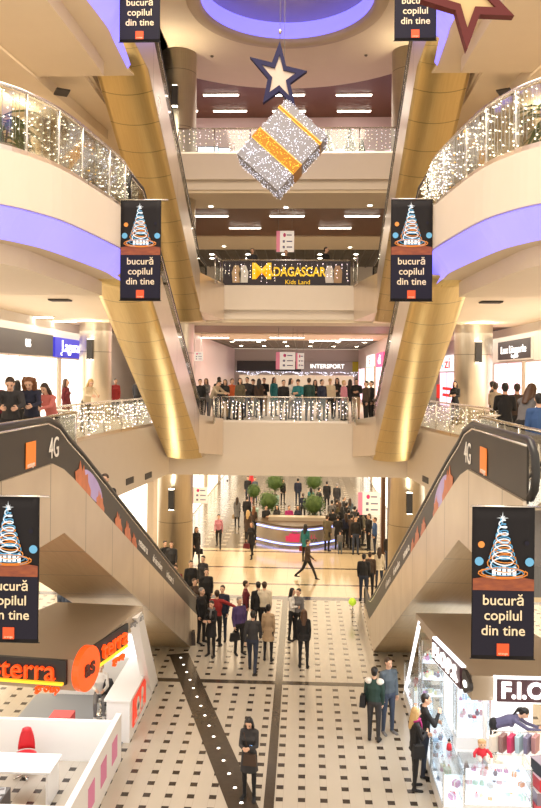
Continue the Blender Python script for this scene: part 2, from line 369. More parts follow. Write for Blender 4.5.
# ------------------------------------------------------------------ glowing shop windows and shop signs
def glow(name, x0, x1, y0, y1, z0, z1, m, label, cat='shop window', group=None):
    o = empty(name, ((x0+x1)/2, (y0+y1)/2, z0), 0, label, cat, group); o2 = Vector(o.location)
    b = MB().box(x0-o2.x, x1-o2.x, y0-o2.y, y1-o2.y, 0, z1-z0).build('pane', m, o)
    fr = MB(); t = .07; e = .03
    if abs(x1-x0) > abs(y1-y0):
        n = max(1, round((x1-x0)/1.6))
        for i in range(n+1): X = x0-o2.x+(x1-x0)*i/n; fr.box(X-t/2, X+t/2, y0-o2.y-e, y1-o2.y+e, 0, z1-z0)
        fr.box(x0-o2.x, x1-o2.x, y0-o2.y-e, y1-o2.y+e, z1-z0, z1-z0+t)
    else:
        n = max(1, round((y1-y0)/2.2))
        for i in range(n+1): Y = y0-o2.y+(y1-y0)*i/n; fr.box(x0-o2.x-e, x1-o2.x+e, Y-t/2, Y+t/2, 0, z1-z0)
        fr.box(x0-o2.x-e, x1-o2.x+e, y0-o2.y, y1-o2.y, z1-z0, z1-z0+t)
    fr.build('frame', side_steel, o); return o
ord_ = ['nearest', 'second', 'third', 'fourth', 'fifth', 'farthest']
for s in (-1, 1):
    side = 'left' if s < 0 else 'right'; X = s*6.17
    for i in range(5):
        y0 = 36.5+i*8.6
        glow('shop_window', X-.03, X+.03, y0, y0+6.6, .1, 3.6, shop_warm if (i+s) % 2 else shop_glow, 'bright shop window along the %s side of the ground hall, %s from the atrium' % (side, ord_[i]))
    glow('shop_window', min(s*6.3, s*11.5), max(s*6.3, s*11.5), 35.12, 35.18, .1, 5.0 if s < 0 else 3.4, shop_glow, 'wide glowing shop window behind the %s ground floor column' % side)
    X = s*10.37
    for i in range(4):
        y0 = 14.5+i*5
        glow('shop_window', X-.03, X+.03, y0, y0+3.6, .1, 3.3, shop_warm, 'lit shop window on the %s ground side wall, %s from the viewer' % (side, ord_[i]))
    X = s*9.57
    glow('shop_window', X-.03, X+.03, 20.5, 30.9, L1+.1, L1+2.55, shop_glow, 'blazing white first floor shop window on the %s, before the column' % side)
    glow('shop_window', X-.03, X+.03, 31.4, 35.9, L1+.1, L1+2.55, shop_glow if s < 0 else mat('pink_glow', (1, .8, .9), .5, 0, (1, .62, .80), 1.3), 'first floor shop window on the %s, behind the column' % side)
    X = s*5.17
    if s > 0:
        for i in range(3): glow('shop_window', X-.03, X+.03, 41.5+i*7.4, 47.6+i*7.4, L1+.1, L1+2.5, shop_warm if i == 1 else MATS['pink_glow'], 'pinkish shop window in the first floor hall, %s from the bridge' % ord_[i])
glow('shop_window', -4.8, 4.8, 63.9, 63.97, L1+.1, L1+1.9, mat('dim_shop', (.3, .2, .15), .5, 0, (1, .75, .5), .5), 'dim wide shop front closing the first floor hall behind the crowd')
for i, (xa, xb) in enumerate(((-9, -5.6), (-5.2, -.4), (.2, 4.4), (4.9, 9))):
    glow('shop_window', xa, xb, 41.5, 41.57, L3+.1, L3+3.2, mat('violet_shop', (.5, .4, .5), .4, 0, (1, .62, .85), .75), 'violet-tinted shop window behind the third floor railing, %s from the left' % ord_[i])

def board(name, loc, rz, w, h, body, mback, mtext, label, size, parts=(), depth=.12, sx=1.0, cat='shop sign', border=None):
    o = empty(name, loc, rz, label, cat)
    bd = MB().box(-w/2, w/2, 0, depth, -h/2, h/2).build('board', mback, o)
    if border: MB().box(-w/2-.05, w/2+.05, .01, depth, h/2, h/2+.06).box(-w/2-.05, w/2+.05, .01, depth, -h/2-.06, -h/2).box(-w/2-.06, -w/2, .01, depth, -h/2, h/2).box(w/2, w/2+.06, .01, depth, -h/2, h/2).build('border', border, o)
    if body: text('lettering', body, mtext, (0, -.015, 0), (PI/2, 0, 0), size, bd, .012, sx)
    for (b2, x, z, sz, m2) in parts: text('lettering', b2, m2, (x, -.015, z), (PI/2, 0, 0), sz, bd, .012, sx)
    return o
white_letter = mat('white_letter', (.95, .95, .95), .5, 0, (1, .97, .92), 1.6)
sign_black = mat('sign_black', (.035, .033, .035), .4); sign_grey = mat('sign_charcoal', (.07, .065, .065), .4)
red_letter = mat('red_letter', (.85, .03, .02), .5, 0, (1, .03, .02), .6)
R90 = PI/2
# first floor, left wall: seen along +y, the boards face +x
board('shop_sign', (-9.5, 26.6, L1+3.05), R90, 7.4, .84, '', sign_grey, white_letter, 'long charcoal shop sign over the white window at the left edge', .5, [('us', .9, .05, .62, white_letter)])
board('shop_sign', (-9.48, 33.0, L1+3.02), R90, 5.0, .82, '', mat('sign_blue', (.03, .03, .42), .4, 0, (.03, .04, .8), .35), white_letter, 'blue shop sign with white script left of the steel column', .72, [('Lagura', -.45, .05, .68, white_letter), ('c', -1.7, -.24, .3, white_letter)], sx=1.35)
# first floor, right wall
board('shop_sign', (9.5, 32.7, L1+3.12), -R90, 5.0, .80, 'Lux Lingerie', sign_black, white_letter, 'black shop sign with white gothic lettering on the right wall', .46, [('lenjerie', .3, -.28, .2, white_letter)], sx=1.7, border=white_paint)
o = board('shop_sign', (9.5, 47.4, L1+2.75), -R90, 6.0, 1.0, 'zi', mat('sign_white', (.9, .9, .92), .5, 0, (1, 1, 1), .9), red_letter, 'white shop sign with red letters behind the right steel column', .95, [(',', -1.6, .1, .9, mat('sign_sky', (.1, .5, .9), .5, 0, (.1, .5, 1), .8))], sx=3.2)
struct(MB().box(9.6, 9.9, 36, 52, L1, 10.86), 'wall_first_far_right', white_paint)
struct(MB().box(-9.9, -9.6, 36, 52, L1, 10.86), 'wall_first_far_left', white_paint)
glow('shop_window', 9.52, 9.58, 38, 50, L1+.1, L1+2.2, MATS['pink_glow'], 'pink lit shop window with red bars behind the right column')
o = empty('window_poster', (9.48, 48.2, L1+.95), -R90, 'big red bar and equals mark on the pink shop window at right', 'poster')
MB().box(-2.7, -1.6, -.02, 0, -.42, .48).box(-.6, 2.2, -.02, 0, .16, .34).box(-.6, 2.2, -.02, 0, -.24, -.06).build('lettering', red_letter, o)
# first floor, the far facade
board('shop_sign', (-2.3, 63.89, 9.45), 0, 5.4, .85, '', sign_black, white_letter, 'black sign panel over the far shop front, first of three', .5)
board('shop_sign', (2.6, 63.89, 9.45), 0, 4.2, .85, 'INTERSPORT', mat('sign_grey', (.42, .40, .37), .5), white_letter, 'grey sign panel with white lettering over the far shop front', .5)
board('shop_sign', (7.0, 63.89, 9.45), 0, 4.6, .85, '', mat('sign_olive', (.50, .44, .02), .5), white_letter, 'olive yellow sign panel over the far shop front', .5)
board('shop_sign', (5.1, 52, L1+2.95), -R90, 5.0, .8, '5', mat('sign_white', (.9, .9, .9)), red_letter, 'white sign with red mark high on the right of the first floor hall', .8, sx=3)
board('shop_sign', (5.1, 45.2, L1+2.9), -R90, 4.2, .85, 'di', mat('sign_rose', (.75, .12, .25), .5, 0, (1, .1, .3), .7), white_letter, 'rose red sign nearest the bridge on the right of the hall', .8, sx=2.5)
# ground floor right: big dark letters on white
board('shop_sign', (7.35, 35.05, 4.25), 0, 2.6, 1.15, '', mat('sign_white', (.9, .9, .9)), sign_black, 'white ground floor sign with huge dark navy letters by right column', 1.3, [('I', -.95, 0, 1.45, mat('navy_letter', (.02, .02, .07), .4)), ('K', .1, 0, 1.45, MATS['navy_letter'])])
struct(MB().box(4.5, 4.92, 34.4, 34.9, 0, 5.2), 'trim_5', sign_black)
struct(MB().box(4.2, 4.36, 34.4, 34.9, 0, 5.2), 'trim_6', mat('brown_post', (.14, .07, .04), .4))

# ------------------------------------------------------------------ ceiling lamps
def linear(loc, w, label, group, d=.16):
    o = empty('ceiling_light', loc, 0, label, 'ceiling light', group)
    MB().box(-w/2, w/2, -d/2, d/2, 0, .05).build('diffuser', tube_light, o)
    MB().box(-w/2-.04, w/2+.04, -d/2-.04, d/2+.04, .03, .09).build('housing', white_paint, o); return o
for (px, py) in ((221, 96), (287, 96), (354, 96), (420, 97), (181, 112), (230, 112), (289, 112), (354, 112)):
    p = atZ(px, py, TOP+.2); linear((p.x, p.y, TOP+.22), 1.75, 'white linear lamp in the wood ceiling above the third floor railing', 'linear lamps of the third floor')
for (px, py) in ((211, 216), (287, 216), (362, 216), (245, 228), (335, 228)):
    p = atZ(px, py, 16.2); linear((p.x, p.y, 16.17), 1.6, 'white linear lamp in the wood ceiling above the second floor bridge', 'linear lamps of the second floor')
for (px, py) in ((212, 338), (287, 338), (356, 340), (250, 341.5), (325, 342), (28, 318), (52, 322), (520, 338)):
    p = atZ(px, py, 10.78)
    if p.y > 47: p = atY(px, py, 46.); 
    linear((p.x, p.y, 10.78), 1.9, 'white linear lamp in the first floor ceiling', 'linear lamps of the first floor')
def downlight(loc, label, group, r=.1):
    o = empty('downlight', loc, 0, label, 'downlight', group)
    MB().lathe([(r+.04, 0), (r+.04, .02)], 0, 0, 14).build('rim', white_paint, o); MB().lathe([(r, -.012), (r, -.002)], 0, 0, 14).build('lens', down_light, o)
for (px, py) in ((211, 206), (286, 207), (370, 205), (224, 246), (278, 248), (350, 247)):
    p = atZ(px, py, 16.2); downlight((p.x, p.y, 16.18), 'small round downlight in the second floor bridge ceiling', 'downlights of the second floor')
for i in range(10):
    p = atZ(212+(i % 5)*36, 254+(i//5)*4, 16.2); downlight((p.x, p.y, 16.18), 'tiny lamp set in the dark grille ceiling of the second floor', 'grille lamps of the second floor', .14)
for i in range(12):
    p = atZ(222+(i % 6)*24, 352.2+(i//6)*4, 10.86) if False else Vector((-4+(i % 6)*1.7, 49+(i//6)*7, 10.86)); downlight((p.x, p.y, 10.84), 'small lamp set in the dark grille ceiling of the first floor hall', 'grille lamps of the first floor', .13)
def spot(name, loc, power, aim=(0, 0, 0), color=(1, .84, .58), size=1.9):
    d = bpy.data.lights.new(name, 'SPOT'); d.energy = power; d.color = color; d.spot_size = size; d.spot_blend = .8; d.shadow_soft_size = .12
    o = bpy.data.objects.new(name, d); COL.objects.link(o); o.location = loc; o.rotation_euler = aim; return o
def sconce(loc, label, up=60, down=30, face=0):
    o = empty('wall_lamp', loc, face, label, 'wall lamp')
    bo_ = MB().box(-.12, .12, -.3, -.08, -.42, .42).build('body', dark_metal, o); MB().box(-.05, .05, -.09, .02, -.1, .1).build('bracket', dark_metal, o)
    MB().box(-.1, .1, -.28, -.1, .421, .44).build('lens', down_light, bo_); MB().box(-.1, .1, -.28, -.1, -.44, -.421).build('lens', down_light, bo_)
    q = Matrix.Rotation(face, 3, 'Z') @ Vector((0, -.75, 0))
    spot('sconce_up', (loc[0]+q.x, loc[1]+q.y, loc[2]+.5), up*1.6, (PI, 0, 0), (1, .84, .6), 2.6); spot('sconce_down', (loc[0]+q.x, loc[1]+q.y, loc[2]-.5), down, (0, 0, 0))
for s in (-1, 1):
    side = 'left' if s < 0 else 'right'
    sconce((-8.25 if s < 0 else 7.7, 32.1-(.68 if s < 0 else .78), L1+3.2-.25), 'black up-down wall lamp on the %s first floor steel column' % side, 60, 25, 0)
    sconce((s*4.95+.09, 32.6-.77, 3.45), 'black up-down wall lamp on the %s ground floor steel column' % side, 45, 25, 0)
    sconce((s*4.95+.09, 32.6-.77, 20.35), 'black up-down wall lamp on the %s column beside the third floor railing' % side, 80, 25, 0)
    sconce((s*7.2, 18.5+2.6, L2+2.6), 'black wall lamp on the gallery column behind the %s second floor railing' % side, 70, 20, 0)
    p = MB().lathe([(.55, L2), (.55, 15.95)], s*7.2, 21.1+.64, 32); struct(p, 'column_gallery_'+side, col_steel)
# ------------------------------------------------------------------ escalators
def interp(pl, y):
    for (a, b) in zip(pl[:-1], pl[1:]):
        if a[0] <= y <= b[0]: return a[1]+(b[1]-a[1])*(y-a[0])/(b[0]-a[0])
    return pl[0][1] if y < pl[0][0] else pl[-1][1]
step_m = textured('step_metal', (.20, .19, .18), (.12, .115, .11), .4, .8, (30, 1, 1), 8)
smoked = glass('smoked_glass', (.75, .74, .70), .2)
advert_film = textured('advert_film', (.018, .014, .011), (.035, .026, .018), .45, 0, (1, 1, 1), 2)
NOSE_LOW = [(7.95, L1), (11.3, L1), (25.9, 0), (28.2, 0)]
def escalator(s, label, nose, xin, xout, hand, clad, soffit, flare, mclad, msoff, mbal, zoff=0):
    o = empty('escalator', (0, 0, 0), 0, label, 'escalator'); sh = lambda pl: [(y, z+zoff) for y, z in pl]
    nose, hand, clad, soffit = sh(nose), sh(hand), sh(clad), sh(soffit)
    X = lambda x: x*s
    # side cladding: from the soffit edge up to the balustrade foot, leaning out by `flare`
    for (xs, xc) in ((xin, xin-flare), (xout, xout)):
        mb = MB(); ys = sorted(set([y for y, _ in clad]+[y for y, _ in soffit])); ys = [y for y in ys if clad[0][0]-.01 <= y <= soffit[-1][0]+.01]
        top = [(X(xc), y, interp(clad, y)) for y in ys]; bot = [(X(xs), y, min(interp(soffit, y), interp(clad, y)-.02)) for y in ys]
        inn = X(.05 if xs == xin else -.05)
        v = top+bot+[(p[0]+inn, p[1], p[2]) for p in top]+[(p[0]+inn, p[1], p[2]) for p in bot]; n = len(ys)
        f = []
        for i in range(n-1): f += [(i, i+1, n+i+1, n+i), (2*n+i, 3*n+i, 3*n+i+1, 2*n+i+1), (i, 2*n+i, 2*n+i+1, i+1), (n+i, n+i+1, 3*n+i+1, 3*n+i)]
        f += [(0, n, 3*n, 2*n), (n-1, 2*n+n-1, 3*n+n-1, n+n-1)]
        mb.add(v, f).build('side_panel', mclad, o)
    mb = MB(); pl = soffit; x0, x1 = min(X(xin), X(xout)), max(X(xin), X(xout))
    K = 10; v = []; npl = len(pl); f = []
    for j in range(K+1):
        t = j/K; cam_ = .12*(1-(2*t-1)**2) if msoff is gold_steel else .0
        v += [(x0+.005+(x1-x0-.01)*t, y, z-cam_*(.15 if q_ in (0, npl-1) else .6 if q_ == npl-2 else 1)) for q_, (y, z) in enumerate(pl)]
    n_ = len(v); v += [(a_, b_, c_+.05) for a_, b_, c_ in v]
    for j in range(K):
        for q in range(npl-1):
            a_ = j*npl+q; f += [(a_, a_+1, a_+npl+1, a_+npl), (n_+a_, n_+a_+npl, n_+a_+npl+1, n_+a_+1)]
        a_ = j*npl; f += [(a_, a_+npl, n_+a_+npl, n_+a_)]; a_ = j*npl+npl-1; f += [(a_, n_+a_, n_+a_+npl, a_+npl)]
    for q in range(npl-1):
        f += [(q, n_+q, n_+q+1, q+1)]; a_ = K*npl+q; f += [(a_, a_+1, n_+a_+1, n_+a_)]
    mb.add(v, f, msoff is gold_steel); mb.build('underside', msoff, o)
    ye, zb, zt = soffit[-1][0], soffit[-1][1], interp(clad, soffit[-1][0])
    if zt-zb > .1:
        xa, xb = X(xin-flare), X(xout)
        MB().add([(X(xin), ye, zb), (X(xout), ye, zb), (xb, ye, zt), (xa, ye, zt), (X(xin), ye-.04, zb), (X(xout), ye-.04, zb), (xb, ye-.04, zt), (xa, ye-.04, zt)],
                 [(0, 1, 2, 3), (7, 6, 5, 4), (0, 4, 5, 1), (1, 5, 6, 2), (2, 6, 7, 3), (3, 7, 4, 0)]).build('end_panel', mclad, o)
    if msoff is gold_steel:                            # the landing box widens towards the bridge
        q = [(X(xin), 29.3), (X(2.64), 30.85), (X(2.64), 30.98), (X(xin), 30.98)]
        za, zb2 = 5.42+zoff, 6.9+zoff
        MB().hexa([(q[0][0], q[0][1], za+.25), (q[1][0], q[1][1], za), (q[2][0], q[2][1], za), (q[3][0], q[3][1], za), (q[0][0], q[0][1], zb2+.25), (q[1][0], q[1][1], zb2), (q[2][0], q[2][1], zb2), (q[3][0], q[3][1], zb2)]).build('landing_box', mclad, o)
    # steps
    mb = MB(); y = nose[1][0]; 
    st = [(nose[0][0], nose[0][1])]; k = int((nose[2][0]-nose[1][0])/.42); dy = (nose[2][0]-nose[1][0])/k; dz = (nose[1][1]-nose[2][1])/k
    z = nose[1][1]
    for i in range(k): st += [(nose[1][0]+i*dy, z), (nose[1][0]+i*dy, z-dz)]; z -= dz
    st += [(nose[3][0], nose[3][1]+.01)]
    poly = st+[(y_, interp(nose, y_)-.32 if interp(nose, y_) > .33+zoff else max(interp(nose, y_)-.32, .0)) for y_ in (nose[3][0], nose[2][0], nose[1][0], nose[0][0])]
    xa, xb = X(xin-flare+.12), X(xout-.12)
    mb.prismx(poly, min(xa, xb), max(xa, xb)); mb.build('steps', step_m, o)
    for xb_, m2 in ((xin-flare+.05, mbal), (xout-.05, clear)):
        ys = sorted(set([y for y, _ in hand]+[y for y, _ in clad])); ys = [y for y in ys if clad[0][0] <= y <= hand[-1][0]]
        poly = [(y, interp(hand, y)-.03) for y in ys]+[(y, interp(clad, y)-.03) for y in ys[::-1]]
        MB().prismx(poly, X(xb_)-.012, X(xb_)+.012).build('balustrade', m2, o)
        h = [(X(xb_), y, z) for y, z in hand]
        y0, z0 = hand[0]; y1, z1 = hand[-1]
        # rounded ends
        nose_up = [(X(xb_), y0-.28*math.sin(a), z0-.3+.3*math.cos(a)) for a in (PI*.9, PI*.7, PI*.5, PI*.3, PI*.12)]
        nose_dn = [(X(xb_), y1+.28*math.sin(a), z1-.3+.3*math.cos(a)) for a in (PI*.12, PI*.3, PI*.5, PI*.7, PI*.9)]
        hr = MB().tube(nose_up+h+nose_dn, .045, 8).build('handrail', black_rubber, o)
        MB().tube([(p[0], p[1], p[2]-.055) for p in h], .022, 6).build('handrail_guide', chrome, hr)
    return o
HAND_LOW = [(7.95, 8.05), (10.5, 8.05), (11.0, 7.93), (11.4, 7.72), (12.2, 7.38), (24.8, 1.53), (25.6, 1.2), (26.3, 1.0), (27.8, .98)]
CLAD_LOW = [(7.95, 7.42), (10.6, 7.42), (11.1, 7.28), (11.6, 7.07), (24.6, 1.00), (25.9, .42), (27.9, .36)]
SOFF_LOW = [(7.95, 6.38), (11.15, 6.33), (24.1, .0), (27.9, .0)]
HAND_MID = [(17.7, 13.35), (18.9, 13.35), (19.7, 13.0), (29.0, 8.0), (29.7, 7.75), (31.2, 7.72)]
CLAD_MID = [(17.7, 12.5), (19.2, 12.5), (29.9, 6.95), (31.3, 6.85)]
SOFF_MID = [(17.7, 11.02), (19.35, 11.02), (30.25, 5.38), (31.3, 5.38)]
NOSE_MID = [(17.7, L2), (19.6, L2), (29.9, L1), (31.3, L1)]
NOSE_UP = [(17.7, L3-5.5), (19.6, L3-5.5), (29.9, L2-5.5), (31.3, L2-5.5)]
ESC = {}
for s in (-1, 1):
    side = 'left' if s < 0 else 'right'
    e = escalator(s, '%s ground floor escalator, its dark balustrade carrying an orange square and white characters' % side,
                  NOSE_LOW, 2.9, 4.5, HAND_LOW, CLAD_LOW, SOFF_LOW, 0, dark_steel, brown_steel, advert_film); ESC['low', s] = e
    escalator(s, 'middle %s escalator with gold underside from the first floor bridge to the second floor' % side, NOSE_MID, 3.40, 4.8, HAND_MID, CLAD_MID, SOFF_MID, 0, side_steel, gold_steel, smoked)
    escalator(s, 'top %s escalator with gold underside from the second floor bridge to the third floor' % side, NOSE_UP, 3.42, 4.8, HAND_MID, CLAD_MID, SOFF_MID, 0, side_steel, gold_steel, smoked, 5.5)
# advertising on the lower balustrades (the faces towards the middle of the hall)
orange = mat('advert_orange', (.95, .25, .02), .4); ad_white = mat('advert_white', (.85, .8, .72), .4); flame = textured('advert_flame', (.80, .23, .07), (.35, .07, .02), .4, 0, (2, 2, 2), 3)
ad_glow = textured('advert_violet', (.62, .5, .9), (.28, .2, .5), .4, 0, (1, 1, 1), 2)
def bal_z(y, t): return interp(CLAD_LOW, y)*(1-t)+(interp(HAND_LOW, y)-.08)*t
for s in (-1, 1):
    e = ESC['low', s]; x = s*(2.9+.05-.012-.008); rz = R90 if s < 0 else -R90
    sg = -1 if s < 0 else 1
    MB().box(min(x, x-s*.006), max(x, x-s*.006), 9.62, 9.98, 7.46, 7.80).build('advert_print', orange, e)
    text('advert_print', 'orange', ad_white, (x-s*.009, 9.8, 7.50), (R90, 0, rz), .1, e, .002)
    text('advert_print', '4G', ad_white, (x-s*.006, 10.72, 7.62), (R90, 0, rz), .42, e, .004, .85)
    for (y, w, hgt) in ((12.2, .75, .86), (13.25, .45, .6), (14.6, .5, .62), (15.4, .5, .7), (16.0, .4, .55)):
        # a reaching hand-like flame figure
        pts = [(-.5, 0), (-.55, .35), (-.3, .62), (-.22, 1), (-.08, .66), (.02, .98), (.12, .64), (.3, .82), (.32, .5), (.52, .3), (.5, 0)]
        poly = [(y+a*w*1.1, bal_z(y+a*w*1.1, .04+b*hgt*.95)) for a, b in pts]
        MB().prismx(poly, min(x, x-s*.005), max(x, x-s*.005)).build('advert_print', flame, e)
    poly = [(12.75+.62*math.cos(a), bal_z(12.75+.62*math.cos(a), .48+.40*math.sin(a))) for a in [2*PI*k/20 for k in range(20)]]
    MB().prismx(poly, min(x, x-s*.003), max(x, x-s*.003)).build('advert_print', ad_glow, e)
    for i, (body, y) in enumerate((('reteaua ta', 16.9), ('de incredere', 18.6), ('in fiecare zi', 20.4))):
        ang = math.atan(.4628)
        t = text('advert_print', body, ad_white, (x-s*.006, y, bal_z(y, .45)), (0, 0, 0), .26, e, .003)
        if s < 0: t.rotation_euler = Matrix(((0, 0, 1), (math.cos(ang), math.sin(ang), 0), (-math.sin(ang), math.cos(ang), 0))).to_euler()
        else: t.rotation_euler = Matrix(((0, 0, -1), (-math.cos(ang), math.sin(ang), 0), (math.sin(ang), math.cos(ang), 0))).to_euler()

# ------------------------------------------------------------------ glass railings and light curtains
def along(path, step):
    out = []; acc = 0.0
    for a, b in zip(path[:-1], path[1:]):
        a, b = Vector(a), Vector(b); L = (b-a).length; n = max(1, int(round(L/step)))
        out += [tuple(a+(b-a)*i/n) for i in range(n)]
    return out+[tuple(path[-1])]
def railing(path, z, label, h=1.05, post=1.5, rail=chrome, g=clear):
    o = empty('railing', (path[0][0], path[0][1], z), 0, label, 'railing'); ox, oy = path[0]
    loc = [(p[0]-ox, p[1]-oy) for p in path]
    MB().wall(loc, .08, h-.06, .014).build('glass_panel', g, o)
    MB().tube([(p[0], p[1], h) for p in loc], .032, 8).build('top_rail', rail, o)
    MB().wall(loc, -.02, .09, .05).build('shoe', side_steel, o)
    last = None
    for p in along(loc, post):
        if last and (Vector(p)-Vector(last)).length < .8: continue
        last = p
        MB().tube([(p[0], p[1], 0), (p[0], p[1], h)], .026, 6).build('post', rail, o)
    return o
def curtain(path, z, label, mats, per_m=9, rows=8, h=.95, r=.02, drop=(.5, 1), off=.04, pick=None):
    mb = MB(); w = MB(); total = 0
    for a, b in zip(path[:-1], path[1:]):
        a, b = Vector(a), Vector(b); d = b-a; L = d.length
        n = Vector((d.y, -d.x)).normalized()*off
        k = max(1, int(L*per_m))
        for i in range(k):
            t = (i+random.uniform(.2, .8))/k; p = a+d*t+n; ln = random.uniform(*drop)
            mb.mi = len(mats); mb.tube([(p.x, p.y, z+h), (p.x, p.y, z+h-h*.9*ln)], .004, 3, False)
            for j in range(rows):
                zz = z+h-(j+random.uniform(.1, .9))/rows*h*.92
                if zz < z+h-h*ln: continue
                if pick and random.random() > (1.0 if total+L*t < 3.4 else .55): continue
                mb.mi = pick(total+L*t, (zz-z)/h) if pick else random.randrange(len(mats))
                mb.octa((p.x+random.uniform(-.03, .03), p.y+random.uniform(-.03, .03), zz), r*random.uniform(.75, 1.25))
        total += L
    return tag(mb.build('light_curtain', list(mats)+[mat('lamp_wire', (.5, .5, .5), .5)]), label, 'string lights', kind='stuff')
# first floor bridge
rail_b = [(-2.72, BY+.08), (2.45, BY+.08)]
railing(rail_b, L1, 'glass railing with chrome rail along the first floor bridge, full of people behind', post=1.3)
curtain(rail_b, L1, 'curtain of violet-white fairy lights on the first floor bridge railing', [bulb_pink, bulb_white], 6, 6, .9, .02, (.35, 1))
for s in (-1, 1):
    side = 'left' if s < 0 else 'right'
    railing([(s*2.72-.1, BY+.08), (s*2.78-.1, BY-.4), (s*2.8-.1, BY-1.1)], L1, 'short chrome railing wing at the %s end of the first floor bridge' % side)
    railing([(s*2.72-.1, BY+.08), (s*2.78-.1, BY-.4), (s*2.8-.1, BY-1.1)], L2, 'short chrome railing wing at the %s end of the second floor bridge' % side)
railing(rail_b, L2, 'glass railing along the second floor bridge behind the black and yellow banner', post=1.3)
curtain([(-2.7, BY), (2.45, BY)], L2, 'violet-white fairy lights hanging over the black and yellow bridge banner', [bulb_pink, bulb_white], 5, 5, .9, .014, (.4, 1), .06)
rail3 = [(-4.6, BY+.08), (4.3, BY+.08)]
railing(rail3, L3, 'glass railing along the third floor bridge behind the hanging gift box', post=1.6)
curtain(rail3, L3, 'icicle fairy lights along the third floor bridge railing', [bulb_pink, bulb_white], 6, 6, 1.0, .015, (.4, 1))
o = empty('bridge_banner', (-.1, BY+.02, L2+.52), 0, 'black banner with big yellow lettering tied to the second floor bridge railing', 'banner')
MB().box(-2.60, 2.60, -.01, .01, -.50, .48).build('cloth', mat('banner_black', (.03, .022, .03), .6), o)
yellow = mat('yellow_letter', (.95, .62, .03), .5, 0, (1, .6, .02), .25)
text('lettering', 'M', yellow, (-1.02, -.02, .04), (R90, 0, 0), .92, o, .01, 1.25, bold=.02)
text('lettering', 'ADAGASCAR', yellow, (.38, -.02, .03), (R90, 0, 0), .52, o, .01, .78, bold=.012)
text('lettering', 'Kids Land', yellow, (.45, -.02, -.38), (R90, 0, 0), .26, o, .01)
for i, (x, c) in enumerate(((-2.05, (.5, .35, .2)), (-1.75, (.7, .68, .62)), (1.75, (.62, .58, .55)), (2.08, (.4, .25, .14)))):
    MB().prismy([(x-.16, -.4), (x+.16, -.4), (x+.18, .05), (x+.08, .3), (x-.1, .3), (x-.2, .0)], -.016, -.008).build('picture', mat('banner_picture_%d' % i, c, .6), o)
# side railings
for s in (-1, 1):
    side = 'left' if s < 0 else 'right'; M_ = lambda pl: [(-x*s-.0, y) for x, y in pl]
    p1 = M_([(-4.6, 17.3), (-5.52, 18.4), (-5.92, 20), (-5.87, 22.3), (-5.12, 28.6), (-4.95, 30.3)])
    railing(p1, L1, 'glass railing of the %s first floor gallery, hung with fairy lights' % side)
    curtain(p1[2:], L1, 'dense curtain of warm fairy lights on the %s first floor gallery railing' % side, [bulb_white, bulb_pink, bulb_white], 5, 7, .95, .018, (.4, 1), .05)
    p0 = M_([(-4.6, 11.1), (-4.6, 17.25)])
    railing(p0, L1, 'low railing behind the top of the %s ground floor escalator, people leaning on it' % side)
    pe = M_([(-2.82, 8.35), (-2.82, 8.95)]) if False else M_([(-3.55, 9.3), (-2.86, 9.3)])
    e2 = M_(grow(edge_s, -.06)[1:])
    railing(e2, L2, 'curved glass railing of the %s second floor gallery covered in sparkling lights' % side, h=1.08, post=1.25)
    tot = sum((Vector(b)-Vector(a)).length for a, b in zip(e2[:-1], e2[1:]))
    def pick(t, hh): 
        q = (t-3.3-hh*.4) % 50
        return 2 if 0 < q < .12 or .42 < q < .54 else (1 if .12 <= q <= .42 and random.random() < .5 else (1 if 2.2 < t < 4.2 and random.random() < .6 else 0))
    curtain(e2, L2, 'sparkling curtain of white and gold bulbs on the %s second floor gallery railing' % side, [bulb_white, bulb_cold, bulb_gold], 13, 9, 1.02, .0135, (.7, 1), .03, pick)
    railing(M_(grow(edge_s, -.06)[1:]), L3, 'curved glass railing of the %s third floor gallery' % side)
# glass post with lights beside the top of each lower escalator
for s in (-1, 1):
    side = 'left' if s < 0 else 'right'
    pp = [(s*3.62-.02, 9.35), (s*3.46-.02, 9.2)]
    railing([(s*4.3, 9.75), (s*3.62, 9.62)], L1-.15, 'glass end panel with chrome post at the head of the %s ground floor escalator' % side, 1.32)
    if s < 0: curtain([(s*4.3, 9.7), (s*3.62, 9.57)], L1-.25, 'strings of fairy lights hanging at the glass post at the left edge', [bulb_white], 16, 9, 1.3, .014, (.8, 1))

